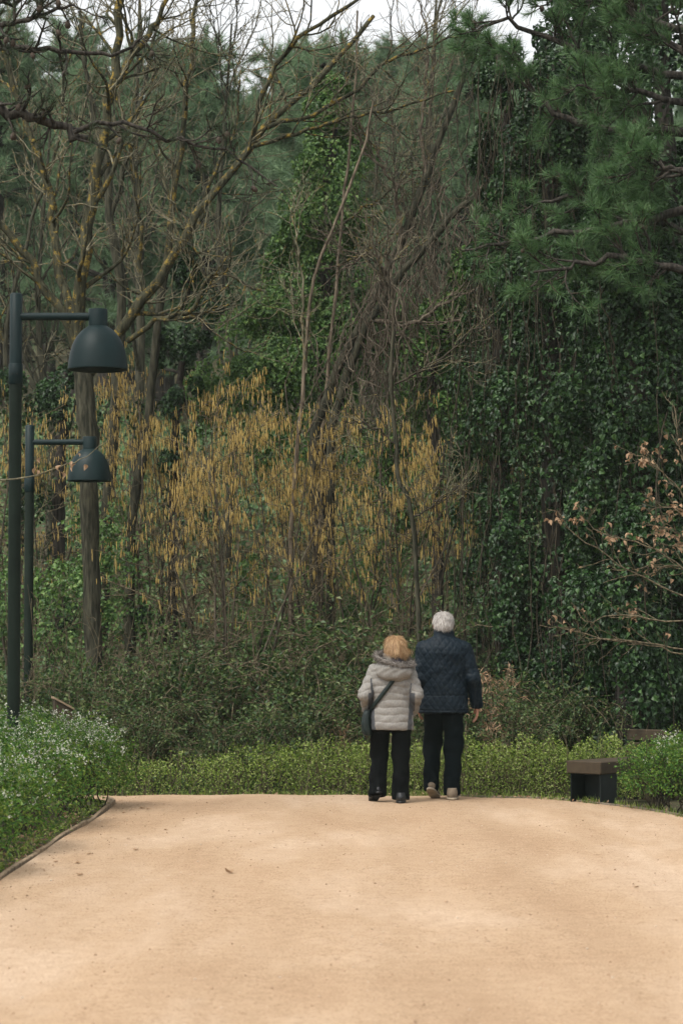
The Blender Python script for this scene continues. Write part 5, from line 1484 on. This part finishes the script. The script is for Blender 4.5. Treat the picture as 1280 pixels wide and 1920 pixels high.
# ------------------------------------------------------------------ woods on the hill
def far_pine(H, N, loc):
    root = thing('hillside_pine', HLBL, 'pine', loc, group='pines on the hillside')
    t = np.linspace(0, 1, 8); P = np.stack([0.12 * np.sin(3 * t), 0.1 * np.cos(2 * t), H * t], 1)
    obj('trunk', mesh_from('trunk', [tubes(P, np.linspace(0.2, 0.03, 8), 7)]), M_pinebark, root)
    nb = 90
    zt = 0.18 + 0.82 * rng.random(nb) ** 0.8; a = rng.uniform(0, 6.28, nb)
    ln = H * 0.24 * (1 - zt) ** 0.65 * rng.uniform(0.55, 1.15, nb) + 0.25
    m = 8; s = np.linspace(0, 1, m)
    B = np.zeros((nb, m, 3)); B[..., 0] = np.cos(a)[:, None] * ln[:, None] * s; B[..., 1] = np.sin(a)[:, None] * ln[:, None] * s
    B[..., 2] = (zt * H)[:, None] + ln[:, None] * (0.35 * s - 0.25 * s ** 2 + 0.25 * s ** 3)
    B += np.cumsum(rng.normal(0, 0.04, B.shape), 1)
    obj('branches', mesh_from('branches', [tubes(B, np.broadcast_to(np.linspace(0.05, 0.012, m), (nb, m)), 4)]), M_pinebark, root, kind='stuff')
    C, _ = grow(B, np.full((nb, m), 0.02), 7, (0.2, 1), 0.9, (25, 65), 5, 0.15, (0, 0, 0.08))
    p, d = points_on(np.concatenate([C, B[:, 3:]]), N, (0.25, 1))
    obj('crown', mesh_from('crown', [needles(p, d, 11, 0.30, 0.020, 0.5)]), M_needle_hazed, root, kind='stuff')
    return root


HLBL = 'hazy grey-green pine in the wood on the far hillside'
spots = []
for row, (y0, n) in enumerate([(50, 7), (56, 8), (63, 9), (70, 10), (78, 11), (87, 12), (96, 12)]):
    wdt = 0.16 * y0
    for j in range(n):
        spots.append((-wdt + 2 * wdt * (j + 0.5) / n + rng.normal(0, 0.6), y0 + rng.normal(0, 1.8)))
fp = []
for i, (x, y) in enumerate(spots):
    z = float(gz(x, y)) - 0.2
    hgt = at(640, rng.uniform(25, 225), y)[2] - z
    hgt = float(np.clip(hgt, 4.0, 13.0)); sc = hgt / 9.25
    if i < 4:
        fp.append(far_pine(hgt, 3200, (x, y, z)))
    else:
        copy_tree(fp[i % 4], (x, y, z), float(rng.uniform(0, 6.28)), sc)


def far_bare(H, loc, k):
    root = thing('bare_tree', BLBL, 'tree', loc, group='leafless trees on the bank')
    P = np.stack([spline([(0, 0, -0.1), (0.15, 0, H * 0.3), (-0.1, 0.1, H * 0.6), (0.1, 0, H)], 16)]); Rr = np.linspace(0.09, 0.015, 16)[None]
    A, Ar = grow(P, Rr, k, (0.2, 0.95), H * 0.42, (20, 50), 10, 0.12, (0, 0, 0.12), 0.5, 0.008, 0.5)
    B, Br = grow(A, Ar, 6, (0.15, 1), 1.1, (25, 65), 8, 0.2, (0, 0, 0.05), 0.6, 0.006, 0.4)
    C, Cr = grow(B, Br, 4, (0.2, 1), 0.5, (25, 65), 6, 0.2, (0, 0, 0.05), 0.8, 0.0045)
    me = mesh_from('trunk', [tubes(P, Rr, 8)]); smooth(me); obj('trunk', me, M_bark, root)
    obj('branches', mesh_from('branches', [tubes(A, Ar, 6), tubes(B, Br, 4)]), M_bark, root, kind='stuff')
    obj('twigs', mesh_from('twigs', [tubes(C, Cr, 3)]), M_twig, root, kind='stuff')
    return root


BLBL = 'leafless grey-brown tree with fine twigs on the bank behind the hazels'
fb = []
for i, (px, d, sc) in enumerate([(80, 36, 1.0), (420, 37, 1.05), (700, 36, 1.0), (250, 40, 1.15), (820, 39, 1.1)]):
    x = (px - 640) / FPX * d; z = float(gz(x, d)) - 0.05
    if i < 3: fb.append(far_bare([7.5, 8.5, 7.0][i], (x, d, z), 13))
    else: copy_tree(fb[i % 3], (x, d, z), float(rng.uniform(0, 6.28)), sc)

# ------------------------------------------------------------------ air
hz_lo, hz_hi = np.array([-160, -70, -2.0]), np.array([160, 250, 42.0])
V, F = box((hz_lo + hz_hi) / 2, hz_hi - hz_lo)
hm = bpy.data.materials.new('haze'); hm.use_nodes = True
hn, hlk = hm.node_tree.nodes, hm.node_tree.links
hn.remove(hn['Principled BSDF'])
pv = hn.new('ShaderNodeVolumePrincipled'); pv.inputs['Density'].default_value = 0.00036
pv.inputs['Color'].default_value = (0.82, 0.93, 0.84, 1)
hlk.new(pv.outputs[0], hn['Material Output'].inputs['Volume'])
obj('haze', mesh_from('haze', [(V, F)]), hm, kind='stuff', label='thin pale haze in the air', cat='haze')
